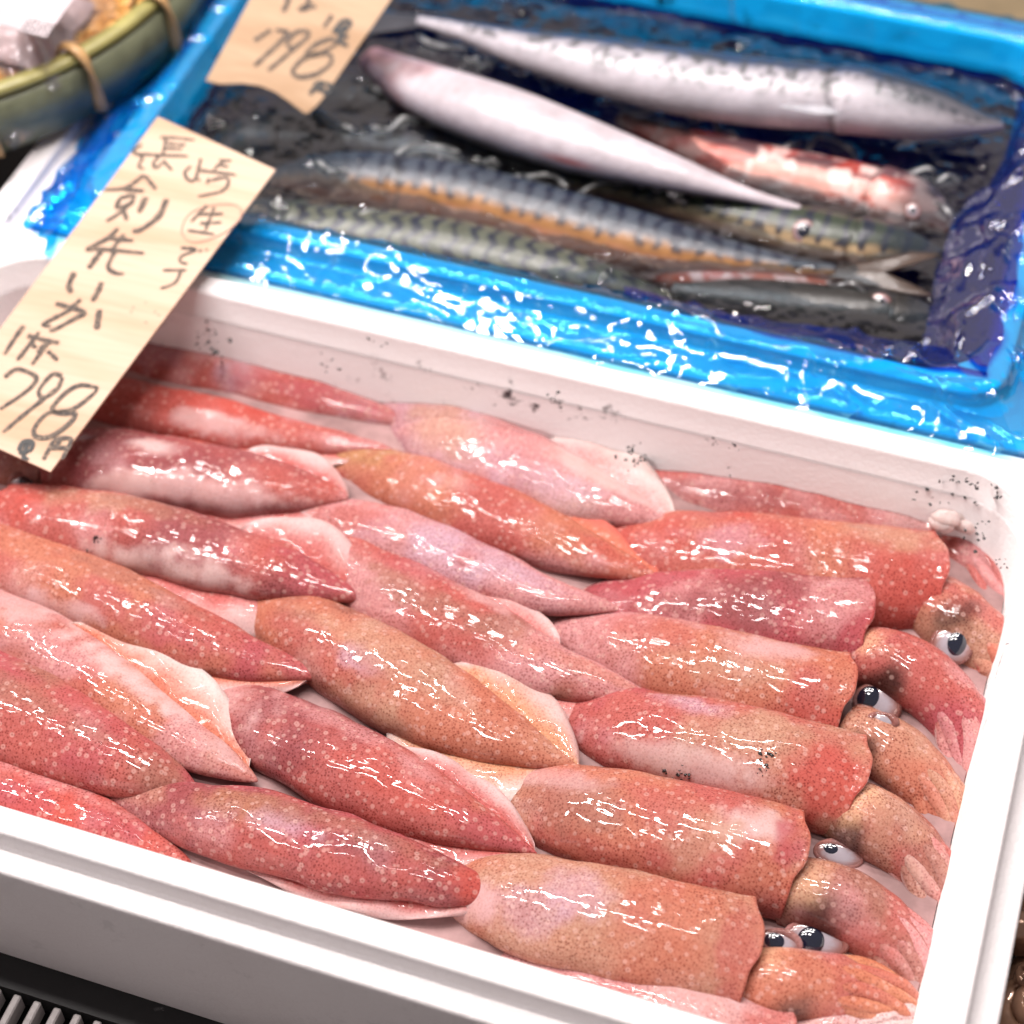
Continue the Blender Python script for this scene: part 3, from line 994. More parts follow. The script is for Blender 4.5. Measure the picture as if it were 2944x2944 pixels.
make_squid("red and cream dappled squid with a black ink smear on its back at right", R_,
           [(1612, 1486), (1500, 1452), (1380, 1422), (1250, 1392), (1130, 1365), (1010, 1345)], [.056, .058, .058, .055, .050, .042], 166, ('red', 'tan', 'mag'), 25,
           [(.25, -.2, .14, .6, 'tan', .9), (.5, -.5, .15, .3, 'lav', .8), (.5, .7, .3, .3, 'white', .7), (.1, .4, .14, .8, 'hot', .9), (.7, -.2, .2, .4, 'red', .8)],
           inks=[(1275, 1466, 26, 10), (1262, 1472, 18, 5), (1437, 1425, 22, 6), (1440, 1452, 12, 3)],
           head=dict(px=[(1570, 1530), (1630, 1545), (1695, 1590), (1752, 1655), (1802, 1750)], z=[.052, .056, .052, .046, .040], w=132, pal=('red', 'brown', 'tan'), tip='pale', arms=7,
                     dark=[(1590, 1575, .013, 'ink', .9), (1610, 1510, .013, 'tan', .8)], eyes=[(1582, 1612, .0095, .0048, 1572, 1606, .0034, 1.6)]))
make_squid("tan dotted squid with a milky white patch behind its collar at right", R_,
           [(1496, 1634), (1400, 1608), (1280, 1578), (1150, 1548), (1020, 1515), (890, 1478)], [.056, .058, .058, .056, .050, .042], 178, ('red', 'orange', 'tan'), 26,
           [(.13, -.25, .12, .45, 'white', .95), (.04, -.1, .04, .8, 'mag', .8), (.3, .2, .15, .6, 'tan', .7), (.62, .2, .25, .6, 'brown', .8), (.75, -.3, .2, .3, 'pale', .6), (.4, -.1, .12, .6, 'red', .8)],
           head=dict(px=[(1470, 1690), (1540, 1690), (1620, 1725), (1690, 1785), (1735, 1850), (1765, 1935)], z=[.052, .056, .054, .048, .042, .036], w=138, pal=('pink', 'brown', 'red'), tip='pink', cut=.66,
                     dark=[(1540, 1722, .014, 'ink', .85), (1520, 1660, .013, 'tan', .6)], eyes=[(1540, 1772, .0115, .0062, 1530, 1774, .0052, 1.02)]))
make_squid("largest orange squid with dense brown dots in the front right corner", R_,
           [(1408, 1802), (1300, 1776), (1180, 1750), (1060, 1722), (940, 1690), (800, 1660)], [.056, .059, .060, .058, .052, .044], 188, ('orange', 'tan', 'red'), 27,
           [(.5, -.1, .12, .5, 'lav', .6), (.62, .4, .14, .4, 'lav', .6), (.8, .6, .15, .5, 'pale', .9), (.85, -.4, .15, .4, 'orange', .9), (.05, .3, .05, 1, 'red', .7)],
           head=dict(px=[(1385, 1862), (1460, 1858), (1550, 1862), (1645, 1885), (1740, 1925)], z=[.052, .056, .055, .05, .045], w=132, pal=('red', 'orange', 'tan'), tip='ochre', arms=8, cut=.72,
                     dark=[(1500, 1915, .012, 'ink', .8), (1450, 1800, .012, 'tan', .6)], eyes=[(1470, 1778, .0080, .0042, 1463, 1776, .0034, 1.4)]))
make_squid("pale squid with scattered red dots half hidden under the front rim at right", R_,
           [(1476, 1962), (1380, 1935), (1260, 1902), (1140, 1872), (1000, 1838), (860, 1800)], [.052, .053, .053, .051, .046, .040], 128, ('pale', 'pink', 'orange'), 28,
           [(.06, 0, .07, 1, 'red', .8), (.35, -.4, .25, .4, 'pale', .8)],
           head=dict(px=[(1480, 1965), (1560, 1950), (1640, 1920), (1720, 1915), (1740, 1940)], z=[.050, .05, .05, .048, .046], w=90, pal=('white', 'pale', 'white'), tip='white', arms=6))
rs = np.random.default_rng(5)
sv, sf = [], []
c0 = ato(1794, 978, 0.066)
for i in range(5):
    c1 = c0 + rs.normal(0, [.004, .003, .0025])
    for a_ in range(9):
        for b_ in range(14):
            ph, t_ = math.pi * a_ / 8, 2 * math.pi * b_ / 14
            p_ = np.array([math.sin(ph) * math.cos(t_), math.sin(ph) * math.sin(t_), math.cos(ph)])
            sv.append(c1 + p_ * (.0042 + .0022 * vnoise(p_ * 1.7 + i * 5, 2)) * np.array([1.2, .8, .8]))
    sf += grid_faces(9, 14, True, i * 126)
pg_ = np.tile(np.append(C['white'] * 0.9, 0.15), (len(sv), 1))
tag(new_mesh("squid_scrap", sv, sf, SKIN, pg_, origin=c0), "small lumpy white scrap of flesh stuck in the back right corner of the squid box", "scrap")

# ------------------------------------------------------------------ foam tray of mackerel under blue film
TX0, TX1, TY0, TY1, TR = -0.447, -0.0026, 1.014 * S, 1.41 * S, 0.034
tray = foam_box("foam_tray", TX0, TX1, TY0, TY1, TR, FOAM, "white foam box lined with blue plastic and filled with mackerel behind the squid", led=0.0080)
ZW = H - 0.022                # water level in the tray


def film_loops(prof, seed, amp, nside=46, nseg=14, z_amp=1.0, ridge=0.0):
    loops = []
    n0 = None
    for (off, z, k) in prof:
        tr_ = TR if off <= 0 else TR - 2.2 * off
        p = rrect(TX0, TX1, TY0, TY1, tr_, off, nseg, nside)
        base = rrect(TX0, TX1, TY0, TY1, tr_, off + 0.001, nseg, nside)
        nrm = base - p
        nrm /= np.linalg.norm(nrm, axis=1)[:, None] + 1e-12
        q = np.column_stack([p, np.full(len(p), z)])
        nn = (fbm(q * 38, seed, 3) - 0.35)
        rd = 1 - np.abs(2 * fbm(q * np.array([46, 46, 20]) + 3.3, seed + 4, 2) - 1)
        d = amp * k * (nn * 1.3 + ridge * np.maximum(0, rd - 0.80) * 5.0)
        d = np.clip(d, -0.0004, None)
        corner = 0.55 + 1.7 * np.exp(-(np.hypot(q[:, 0] - TX1, q[:, 1] - TY0) / 0.12) ** 2) + 0.3 * (q[:, 0] < TX0 + 0.02)
        d = d * corner
        q[:, :2] += nrm * (np.sign(off - 0.001) * np.abs(d))[:, None]
        q[:, 2] += np.clip(d * z_amp, 0.0, None) * (1.0 if off > -0.001 else 0.15)
        loops.append(q)
    return loops


def dense(prof, n):
    P = np.array(prof, float)
    d = np.concatenate([[0], np.cumsum(np.linalg.norm(np.diff(P[:, :2], axis=0), axis=1))])
    q = np.linspace(0, d[-1], n)
    return np.stack([np.interp(q, d, P[:, k]) for k in range(3)], 1)


liner = thing("plastic_liner", ((TX0 + TX1) / 2, (TY0 + TY1) / 2, 0.01), "crumpled translucent blue plastic liner folded over the rim of the mackerel box", "plastic sheet")
prof = dense([(-0.012, 0.020, .3), (-0.006, 0.05, .8), (-0.0022, H - 0.012, 1), (-0.0006, H + 0.0012, .7), (0.002, H + 0.0022, .7), (LIP - 0.001, H + 0.0020, .7),
              (LIP + 0.0016, H + 0.0002, .9), (LIP + 0.0030, H - 0.0066, 1.1), (LIP + 0.0185, H - 0.0068, 1.1), (LIP + 0.0208, H - 0.0090, 0.6),
              (LIP + 0.0205, H - 0.03, 0.4), (LIP + 0.0200, H - 0.06, 0.4)], 64)
lo = film_loops(prof, 5, 0.0024, 200, 26, 0.9, 1.3)
v, f = loft(lo)
new_mesh("rim_film", v, f, FILM, parent=liner)
# a second, looser turn of film inside the walls and over the floor: there the blue goes deep
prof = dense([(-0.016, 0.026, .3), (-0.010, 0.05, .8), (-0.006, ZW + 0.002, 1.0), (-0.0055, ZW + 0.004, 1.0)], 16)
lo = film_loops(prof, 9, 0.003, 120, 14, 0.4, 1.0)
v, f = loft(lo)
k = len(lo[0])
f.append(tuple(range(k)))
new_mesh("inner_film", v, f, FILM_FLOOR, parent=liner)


def sheet(name, left, right, zl, zr, mat, parent, seed, nu=70, nv=30, amp=0.004, bulge=0.004, fq=1.0):
    """loose sheet between two edge curves given in overview pixels"""
    A_ = spline([ato(u, w, z) for (u, w), z in zip(left, zl)], nu)
    B_ = spline([ato(u, w, z) for (u, w), z in zip(right, zr)], nu)
    t = np.linspace(0, 1, nv)[None, :, None]
    V = A_[:, None, :] * (1 - t) + B_[:, None, :] * t
    nz = fbm(V * 55 * fq, seed, 3) - 0.5
    rd = np.maximum(0, 1 - np.abs(2 * fbm(V * 42 * fq + 7, seed + 2, 2) - 1) - 0.80) * 5
    V[..., 2] += nz * amp + rd * amp * 0.7 + bulge * np.sin(np.pi * t[..., 0])
    V[..., 0] += (fbm(V * 60 + 20, seed + 9, 2) - 0.5) * amp * 1.2
    V[..., 1] += (fbm(V * 60 + 40, seed + 11, 2) - 0.5) * amp * 1.2
    return new_mesh(name, V.reshape(-1, 3), grid_faces(nu, nv), mat, parent=parent)


sheet("film_fold", [(1915, 190), (1882, 320), (1800, 430), (1768, 510), (1756, 590), (1742, 645), (1800, 690)],
      [(1990, 200), (1950, 330), (1922, 460), (1908, 540), (1893, 620), (1876, 680), (1866, 704)],
      [ZW + .006, ZW + .004, ZW + .003, ZW + .003, ZW + .003, ZW + .004, ZW + .012], [H + .003] * 4 + [H + .003, H + .002, H + .003], FILM_DARK, liner, 21, amp=0.006)
sheet("film_fold", [(1180, 548), (1330, 580), (1450, 604), (1600, 625), (1740, 648), (1850, 680)],
      [(1180, 556), (1330, 596), (1450, 628), (1600, 660), (1740, 688), (1866, 710)],
      [ZW + .010] * 6, [H + .002] * 6, FILM_DARK, liner, 33, amp=0.004, bulge=0.001)
sheet("film_fold", [(380, 404), (700, 456), (1100, 548), (1500, 641), (1700, 690), (1862, 722)], [(392, 512), (700, 583), (1100, 679), (1500, 773), (1700, 820), (1925, 872)],
      [H + .0042] * 6, [H - .004, H - .004, H - .003, H - .001, H, H + .001], FILM_THIN, liner, 77, nu=260, nv=50, amp=0.0040, bulge=0.0010, fq=0.45)
sheet("film_fold", [(455, -20), (400, 90), (330, 180), (285, 235)], [(400, -20), (345, 80), (280, 170), (232, 232)],
      [ZW + .004] * 4, [H + .004] * 4, FILM, liner, 41, nu=40, nv=24, amp=0.007)
sheet("film_fold", [(420, -20), (330, 70), (250, 180), (180, 300), (120, 400), (90, 480)],
      [(330, -20), (270, 70), (200, 180), (130, 300), (70, 400), (20, 490)],
      [H + .0045] * 6, [H - .012, H - .016, H - .020, H - .024, H - .028, H - .03], FILM, liner, 51, nu=70, nv=24, amp=0.005)
sheet("film_fold", [(395, -20), (318, 60), (262, 140)], [(290, -20), (250, 60), (205, 150)],
      [H + .0055] * 3, [H - .010, H - .012, H - .016], FILM_DARK, liner, 57, nu=40, nv=20, amp=0.006)


# ------------------------------------------------------------------ fish
def make_fish(label, px, zs, w, dors, back, flank, belly, seed, style, group="mackerel in the blue lined box", flat=0.8, eye=None, tail=None, head=True, gl=0.23):
    pts = [np.append(ato(u, q, z), ww) for (u, q), z, ww in zip(px, zs, w)]
    n, M = 260, 88
    Q = spline([np.append(q_[:3], q_[3] * 1e-6) for q_ in pts], n)
    P, ww = Q[:, :3], Q[:, 3] * 1.04e6
    mid = P[n // 2]
    dist = -((mid - CAM) @ RM)[2]
    a = np.maximum(ww, 2) * K / 2 * dist / FPX / 0.92
    a[0] *= 0.15; a[-1] *= 0.3
    base = np.array([mid[0], mid[1], 0.03])
    root = thing("mackerel", base, label, "fish", group)
    V, th, T, Sd, U = rings(P, a, a * flat, M)
    near = np.sign(-(Sd[n // 2] @ np.array([0, 1, 0])))
    ang = np.degrees(np.arctan2(np.sin(th), np.cos(th) * near))           # 0 near side, 90 top, 180 far side
    rel = (ang - dors + 180) % 360 - 180                                  # 0 along the back
    s = np.linspace(0, 1, n)[:, None]
    dv = np.cos(np.radians(rel))[None, :] * np.ones((n, 1))               # 1 back, -1 belly
    dv = dv + (fbm((V - mid) * 90, seed, 2) - 0.5) * 0.25
    bk, fl, bl = lin(*back), lin(*flank), lin(*belly)
    w1 = sstep(-0.35, 0.15, dv)[..., None]
    w2 = sstep(0.20, 0.55, dv)[..., None]
    col = bl * (1 - w1) + fl * w1
    col = col * (1 - w2) + bk * w2
    L_ = np.linalg.norm(np.diff(P, axis=0), axis=1).sum()
    arc = s * L_
    q = rel[None, :] / 60.0
    if style in ('zigzag', 'stripe'):
        zz = np.abs(((q * 1.5 + 5) % 1.0) - 0.5) * 2
        wav = arc * 620 + (zz * 2.6 if style == 'zigzag' else 0) + (fbm((V - mid) * 160, seed + 4, 2) - 0.5) * 5.5 + q * (1.2 if style == 'stripe' else 0.2)
        st = sstep(0.05, 0.55, np.sin(wav))[..., None] * sstep(0.05, 0.30, dv)[..., None] * 0.93
        col = col * (1 - st) + np.array([0.008, 0.012, 0.03]) * st
    if style == 'specks':
        sp = sstep(0.55, 0.63, fbm((V - mid) * 300, seed + 4, 2))[..., None] * sstep(-0.75, 0.0, dv)[..., None] * 0.8
        col = col * (1 - sp) + np.array([0.05, 0.055, 0.06]) * sp
    if style == 'belly':
        hr = (sstep(0.30, 0.02, s + (fbm((V - mid) * 70, 8, 3) - 0.5) * 0.35))[..., None] * 0.8
        col = col * (1 - hr) + lin(176, 120, 122) * hr
        g2 = sstep(0.52, 0.66, fbm((V - mid) * 130, seed + 3, 3))[..., None] * hr
        col = col * (1 - g2) + lin(96, 60, 66) * g2
        vt = np.exp(-((s - 0.56) / 0.045) ** 2 - ((ang - 8) / 9.0)[None, :] ** 2)[..., None] * 0.8
        col = col * (1 - vt) + lin(170, 70, 66) * vt
    if style == 'gutted':
        g1 = sstep(0.45, 0.62, fbm((V - mid) * np.array([50, 160, 160]), seed + 2, 3))[..., None]
        g2 = sstep(0.52, 0.66, fbm((V - mid) * 120, seed + 3, 3))[..., None]
        col = col * (1 - g1 * .8) + lin(176, 62, 48) * g1 * .8
        col = col * (1 - g2 * .8) + lin(236, 206, 200) * g2 * .8
    mot = fbm((V - mid) * 70, seed + 6, 3)[..., None]
    col = col * (0.75 + 0.5 * mot)
    if head:
        gill = np.exp(-((s - gl - 0.02 * (1 - dv ** 2)) / 0.005) ** 2)[..., None] * 0.6
        mouth = (np.exp(-((dv + 0.50 + 0.9 * s) / 0.07) ** 2) * (s < 0.085))[..., None] * 0.65
        hd = (sstep(gl * 0.95, gl * 0.5, s) * sstep(-0.70, -0.1, dv))[..., None] * 0.75
        col = col * (1 - hd) + np.array([0.02, 0.03, 0.045]) * hd
        col = col * (1 - np.clip(gill + mouth, 0, .8))
        V = V + (Sd[:, None, :] * np.cos(th)[None, :, None] + U[:, None, :] * np.sin(th)[None, :, None]) * (0.0016 * sstep(gl + .005, gl - .01, s) * sstep(0.02, 0.12, s))[..., None]
    pig = np.concatenate([np.clip(col, 0.003, 0.9), np.ones((n, M, 1))], -1)
    f = grid_faces(n, M, True)
    f.append(tuple(range(M))[::-1]); f.append(tuple(range((n - 1) * M, n * M)))
    new_mesh("body", V.reshape(-1, 3), f, FISHSKIN, pig.reshape(-1, 4), parent=root, origin=base).location = (0, 0, 0)
    if eye:
        u, q_, rad = eye
        eye_on(root, base, V.reshape(-1, 3), u, q_, rad, rad, u, q_, rad * 0.62, 1.0, False)
    for (name, poly, z, colr) in (tail or []):
        plate(name, poly, z, 0.0016, colr, root, base, seed)
    return root


def plate(name, poly, zs, thick, colr, root, base, seed):
    """thin ribbed fin: outline in overview pixels with a height per corner"""
    top = [ato(u, q, z) for (u, q), z in zip(poly, zs)]
    ctr = np.mean(top, axis=0)
    rn, k = 6, len(top)
    v = []
    for lay in (0, 1):
        for r in range(rn + 1):
            t = r / rn
            for p in top:
                q = ctr * (1 - t) + p * t
                v.append(q - np.array([0, 0, lay * thick * (1.0 - 0.7 * t)]))
    n1 = (rn + 1) * k
    f = []
    for lay in (0, 1):
        for q in grid_faces(rn + 1, k, True, lay * n1):
            f.append(q if lay == 0 else q[::-1])
    for j in range(k):
        j2 = (j + 1) % k
        f.append((rn * k + j, rn * k + j2, n1 + rn * k + j2, n1 + rn * k + j))
    v = np.array(v)
    c = lin(*colr)
    rib = 0.7 + 0.6 * vnoise(v * np.array([300, 900, 300]), seed)
    pig = np.column_stack([np.clip(c[None, :] * rib[:, None], 0, 1), np.ones(len(v))])
    o = new_mesh(name, v, f, FISHSKIN, pig, parent=root, origin=base)
    o.location = (0, 0, 0)
    return o


SILVER = (232, 226, 230)
make_fish("big silver white mackerel lying on its side along the back of the box", [(1894, 236), (1840, 230), (1750, 214), (1600, 188), (1400, 170), (1200, 138), (1000, 94), (880, 60), (790, 38)],
          [.086, .089, .092, .093, .093, .092, .088, .083, .077], [14, 46, 88, 118, 128, 118, 78, 40, 22], 158, (34, 60, 92), (166, 162, 170), (192, 186, 193), 1, 'specks', gl=0.265, eye=(1688, 182, .0045),
          tail=[("tail_fin", [(800, 28), (800, 50), (700, 62), (630, 95), (690, 45), (680, 20), (720, 22)], [.075] * 7, (60, 60, 66)),
                ("pectoral_fin", [(1590, 215), (1560, 200), (1490, 196), (1470, 202), (1540, 216)], [.104, .106, .107, .106, .104], (170, 170, 178))])
make_fish("white bellied mackerel turned belly up beside the big silver one, tail pointing down right", [(700, 112), (800, 168), (950, 224), (1100, 276), (1250, 322), (1400, 366), (1512, 396)],
          [.072, .080, .086, .087, .085, .081, .077], [56, 104, 122, 106, 72, 30, 16], -75, (96, 84, 84), (170, 158, 164), (194, 184, 190), 2, 'belly', head=False,
          tail=[("tail_fin", [(1490, 386), (1560, 392), (1640, 400), (1570, 408), (1600, 440), (1530, 418), (1490, 404)], [.076] * 7, (52, 46, 44))])
make_fish("pinkish red mackerel sunk under water between the two silver ones", [(1800, 430), (1740, 395), (1670, 372), (1550, 342), (1400, 308), (1300, 272), (1170, 222)],
          [.064, .066, .067, .068, .067, .064, .06], [30, 80, 100, 96, 88, 70, 36], 140, (96, 66, 70), (222, 150, 136), (226, 172, 160), 3, 'gutted', eye=(1722, 398, .0042))
make_fish("green backed mackerel with a round glassy eye and copper belly, head to the right", [(1795, 482), (1730, 474), (1640, 462), (1520, 440), (1400, 410), (1250, 374), (1060, 335)],
          [.066, .067, .068, .068, .066, .063, .058], [12, 52, 84, 96, 84, 66, 36], 110, (52, 62, 48), (178, 152, 116), (206, 156, 128), 4, 'stripe', eye=(1517, 436, .0062))
make_fish("striped mackerel with a golden brown flank, dark tail fin pointing right", [(510, 335), (600, 335), (720, 346), (850, 366), (1000, 404), (1200, 456), (1350, 486), (1480, 503), (1580, 512)],
          [.058, .060, .063, .065, .066, .067, .067, .068, .069], [36, 84, 108, 122, 122, 112, 78, 44, 26], 124, (62, 70, 82), (160, 112, 64), (190, 132, 110), 5, 'stripe',
          tail=[("tail_fin", [(1560, 505), (1640, 494), (1720, 476), (1778, 478), (1715, 500), (1650, 516), (1720, 535), (1770, 562), (1680, 548), (1600, 530), (1560, 520)],
                 [.070, .074, .080, .084, .080, .073, .073, .074, .072, .070, .070], (74, 60, 52))])
make_fish("mackerel with bold zigzag stripes pressed along the front edge of the blue box", [(380, 400), (480, 416), (620, 442), (800, 468), (950, 498), (1100, 532), (1260, 575)],
          [.056, .058, .061, .063, .063, .062, .058], [40, 76, 112, 126, 122, 96, 44], 60, (82, 86, 74), (90, 86, 72), (140, 110, 100), 6, 'zigzag')
make_fish("dark mackerel head with a dull blue eye in the right corner of the blue box", [(1800, 640), (1740, 612), (1640, 592), (1520, 580), (1400, 566), (1270, 548)],
          [.060, .062, .063, .062, .060, .056], [20, 66, 88, 92, 84, 50], 80, (38, 36, 34), (82, 74, 70), (150, 120, 116), 7, 'plain', eye=(1660, 574, .0058))
make_fish("opened mackerel with orange red belly between the golden flanked one and the corner", [(1620, 545), (1520, 545), (1400, 534), (1280, 516), (1150, 492)],
          [.060, .061, .061, .060, .056], [26, 56, 66, 60, 30], 90, (186, 92, 66), (206, 120, 92), (196, 120, 100), 8, 'gutted', head=False)
make_fish("dark mackerel mostly hidden under the price tags at the left of the blue box", [(400, 300), (470, 270), (580, 262), (720, 278), (860, 305), (1000, 345)],
          [.050, .052, .054, .055, .054, .05], [40, 90, 116, 112, 90, 40], 90, (26, 26, 32), (40, 38, 42), (90, 76, 84), 9, 'stripe')
make_fish("wine dark mackerel under water behind the golden flanked one", [(560, 180), (650, 190), (760, 220), (900, 270), (1040, 318), (1160, 352)],
          [.046, .05, .052, .053, .052, .048], [50, 90, 104, 96, 76, 40], 100, (34, 28, 32), (64, 46, 50), (120, 96, 100), 10, 'plain')

# ------------------------------------------------------------------ water with ripples standing along what breaks it
curves2 = [[(560, 180), (590, 220), (700, 235), (830, 275)], [(800, 320), (850, 305), (870, 330)], [(870, 350), (920, 330), (960, 350)], [(945, 335), (980, 310), (1060, 325), (1105, 365)],
           [(1160, 400), (1200, 385), (1280, 410)], [(1325, 460), (1380, 430), (1470, 465)], [(1520, 555), (1600, 555), (1820, 610)], [(290, 470), (380, 480), (520, 515)],
           [(300, 680), (400, 670), (480, 630), (575, 625)], [(620, 660), (680, 610), (760, 575)], [(850, 620), (900, 610), (960, 630), (1055, 655)], [(380, 870), (450, 810), (560, 765), (680, 765), (780, 815)],
           [(0, 840), (60, 880), (140, 900), (190, 910)], [(230, 870), (280, 855), (370, 885)], [(850, 850), (920, 845), (990, 865)], [(1050, 935), (1150, 920), (1290, 940), (1350, 980)],
           [(1380, 1030), (1450, 990), (1600, 960), (1690, 950)], [(1720, 980), (1780, 980), (1850, 1010)], [(200, 1170), (300, 1120), (360, 1150), (390, 1250)], [(700, 940), (850, 950), (960, 1010)],
           [(20, 600), (100, 650), (230, 690)]]
curves3 = [[(110, 600), (170, 630), (240, 650)], [(280, 650), (330, 700), (410, 725)], [(470, 640), (580, 650), (620, 635)], [(570, 800), (660, 790), (750, 745)],
           [(755, 860), (810, 750), (880, 745), (1020, 790), (1030, 890)], [(1370, 775), (1500, 770), (1680, 750)], [(1160, 975), (1260, 930), (1400, 900), (1460, 920)],
           [(1280, 1060), (1380, 1025), (1460, 1070), (1560, 1160)], [(870, 1510), (980, 1505), (1090, 1540)], [(1440, 960), (1530, 940), (1600, 945)]]
NX, NY = 720, 420
wx = np.linspace(TX0 + 0.004, TX1 - 0.004, NX)
wy = np.linspace(TY0 + 0.004, TY1 - 0.004, NY)
GX, GY = np.meshgrid(wx, wy, indexing='ij')
GZ = np.full_like(GX, ZW)
pp = np.stack([GX, GY, GX * 0], -1)
GZ += (fbm(pp * 60, 2, 3) - 0.5) * 0.0040 + (fbm(pp * 170, 5, 2) - 0.5) * 0.0009
for ox, sc_, cv in [(900, .5435, curves2), (1900, .5404, curves3)]:
    for cvp in cv:
        c3 = spline([at(ox + u * sc_, w_ * sc_, ZW) for u, w_ in cvp], 60)
        lo_, hi_ = c3.min(0) - 0.006, c3.max(0) + 0.006
        ix = np.where((wx > lo_[0]) & (wx < hi_[0]))[0]
        iy = np.where((wy > lo_[1]) & (wy < hi_[1]))[0]
        if len(ix) == 0 or len(iy) == 0: continue
        sl = np.ix_(ix, iy)
        d = np.min(np.hypot(GX[sl][..., None] - c3[:, 0], GY[sl][..., None] - c3[:, 1]), -1)
        GZ[sl] += 0.0026 * np.exp(-(d / 0.0018) ** 2)
wv_ = np.stack([GX, GY, GZ], -1).reshape(-1, 3)
water = new_mesh("water", wv_, grid_faces(NX, NY), WATER)
tag(water, kind='structure')

GLINT, nt_, nd_, lk_, bs_ = mat_new("glint_tubes")  # milky tubes added along the ripples, standing in for reflected light
nd_.remove(bs_)
tr_ = N(nt_, 'ShaderNodeBsdfTransparent')
df_ = N(nt_, 'ShaderNodeBsdfTranslucent'); df_.inputs[0].default_value = (0.72, 0.74, 0.74, 1)
d2_ = N(nt_, 'ShaderNodeBsdfGlossy'); d2_.inputs['Roughness'].default_value = 0.35; d2_.inputs[0].default_value = (0.6, 0.6, 0.6, 1)
ma_ = N(nt_, 'ShaderNodeMixShader'); ma_.inputs[0].default_value = 0.35
mb_ = N(nt_, 'ShaderNodeMixShader'); mb_.inputs[0].default_value = 0.6
lk_.new(df_.outputs[0], ma_.inputs[1]); lk_.new(d2_.outputs[0], ma_.inputs[2])
lk_.new(tr_.outputs[0], mb_.inputs[1]); lk_.new(ma_.outputs[0], mb_.inputs[2])
lk_.new(mb_.outputs[0], nd_["Material Output"].inputs[0])
iv, if_ = [], []
for ox, sc_, cv in [(900, .5435, curves2), (1900, .5404, curves3)]:
    for kk, cvp in enumerate(cv):
        c3 = spline([at(ox + u * sc_, w_ * sc_, ZW + 0.0018) for u, w_ in cvp], 40)
        tt = np.linspace(0, 1, 40)
        c3[:, 2] += 0.0012 * np.sin(tt * 9 + kk)
        ra = (0.0011 + 0.0007 * vnoise(np.stack([tt * 6, tt * 0 + kk, tt * 0], 1), 4)) * np.interp(tt, [0, .12, .9, 1], [.15, 1, .9, .15])
        v, f = tube(c3, ra * 1.25, ra * 0.6, 8)
        if_ += [tuple(len(iv) + i for i in q) for q in f]
        iv += v.tolist()
tag(new_mesh("glint_tubes", iv, if_, GLINT), kind='stuff')

# wet beads on the water and the film
DROP = make_water("water_bead", (0.97, 0.97, 0.98), 0.0, 50, 0.10)
dv, df = [], []
r2 = np.random.default_rng(3)
spots = []
for i in range(520):
    u, q = r2.uniform(TX0 + .006, TX1 - .006), r2.uniform(TY0 + .006, TY1 - .01)
    ii, jj = np.searchsorted(wx, u), np.searchsorted(wy, q)
    spots.append((u, q, GZ[min(ii, NX - 1), min(jj, NY - 1)], r2.uniform(.0005, .0013)))
for i in range(120):
    t = r2.uniform(0, 1)
    if r2.uniform() < .6:
        spots.append((TX0 + (TX1 - TX0) * t, TY0 - r2.uniform(.001, .024), H + 0.002 - 0.000, r2.uniform(.0003, .0007)))
    else:
        spots.append((TX1 + r2.uniform(-.002, .012), TY0 + (TY1 - TY0) * t, H + 0.003, r2.uniform(.0003, .0007)))
for (u, q, z, r) in spots:
    b0 = len(dv)
    for i in range(4):
        ph = math.pi / 2 * i / 4
        for j in range(8):
            t = 2 * math.pi * j / 8
            dv.append((u + r * math.cos(ph) * math.cos(t), q + r * math.cos(ph) * math.sin(t), z + r * 0.7 * math.sin(ph)))
    dv.append((u, q, z + r * .7))
    df += grid_faces(4, 8, True, b0)
    df += [(b0 + 24 + j, b0 + 24 + (j + 1) % 8, b0 + 32) for j in range(8)]
tag(new_mesh("water_beads", dv, df, DROP), kind='stuff')

# ------------------------------------------------------------------ foam lid standing at the left of the tray
prof = [(-0.5035, 0.0), (-0.5035, 0.084), (-0.5020, 0.0858), (-0.4920, 0.0858), (-0.4905, 0.0850), (-0.4900, 0.0795), (-0.4890, 0.0785), (-0.4745, 0.0785), (-0.4728, 0.077), (-0.4735, 0.0)]
ys = np.linspace(0.56, 1.05, 30)
v = [(x, y, z) for y in ys for x, z in prof]
f = grid_faces(30, len(prof), True)
f.append(tuple(range(len(prof)))); f.append(tuple(range(29 * len(prof), 30 * len(prof)))[::-1])
lid = new_mesh("foam_plank", v, f, FOAM, smooth=False)
tag(lid, "long white foam plank lying against the left side of the blue lined box", "foam plank")

# ------------------------------------------------------------------ price tags
WOOD1 = make_wood("pale_wood", (0.60, 0.425, 0.31), (0.50, 0.31, 0.19), -0.93)
WOOD2 = make_wood("warm_wood", (0.50, 0.33, 0.20), (0.40, 0.235, 0.12), -0.97)
INK, nt_, nd_, lk_, bs_ = mat_new("felt_pen")
tc_ = objcoord(nt_)
lk_.new(mixc(nt_, maprange(nt_, noise(nt_, tc_, 700, 2), 0.42, 0.7), (0.035, 0.024, 0.02), (0.22, 0.15, 0.10)), bs_.inputs['Base Color'])
bs_.inputs['Roughness'].default_value = 0.6
REDINK = make_plain("red_pen", (0.42, 0.20, 0.15), 0.6)
BLACKINK = make_plain("black_pen", (0.012, 0.012, 0.012), 0.5)


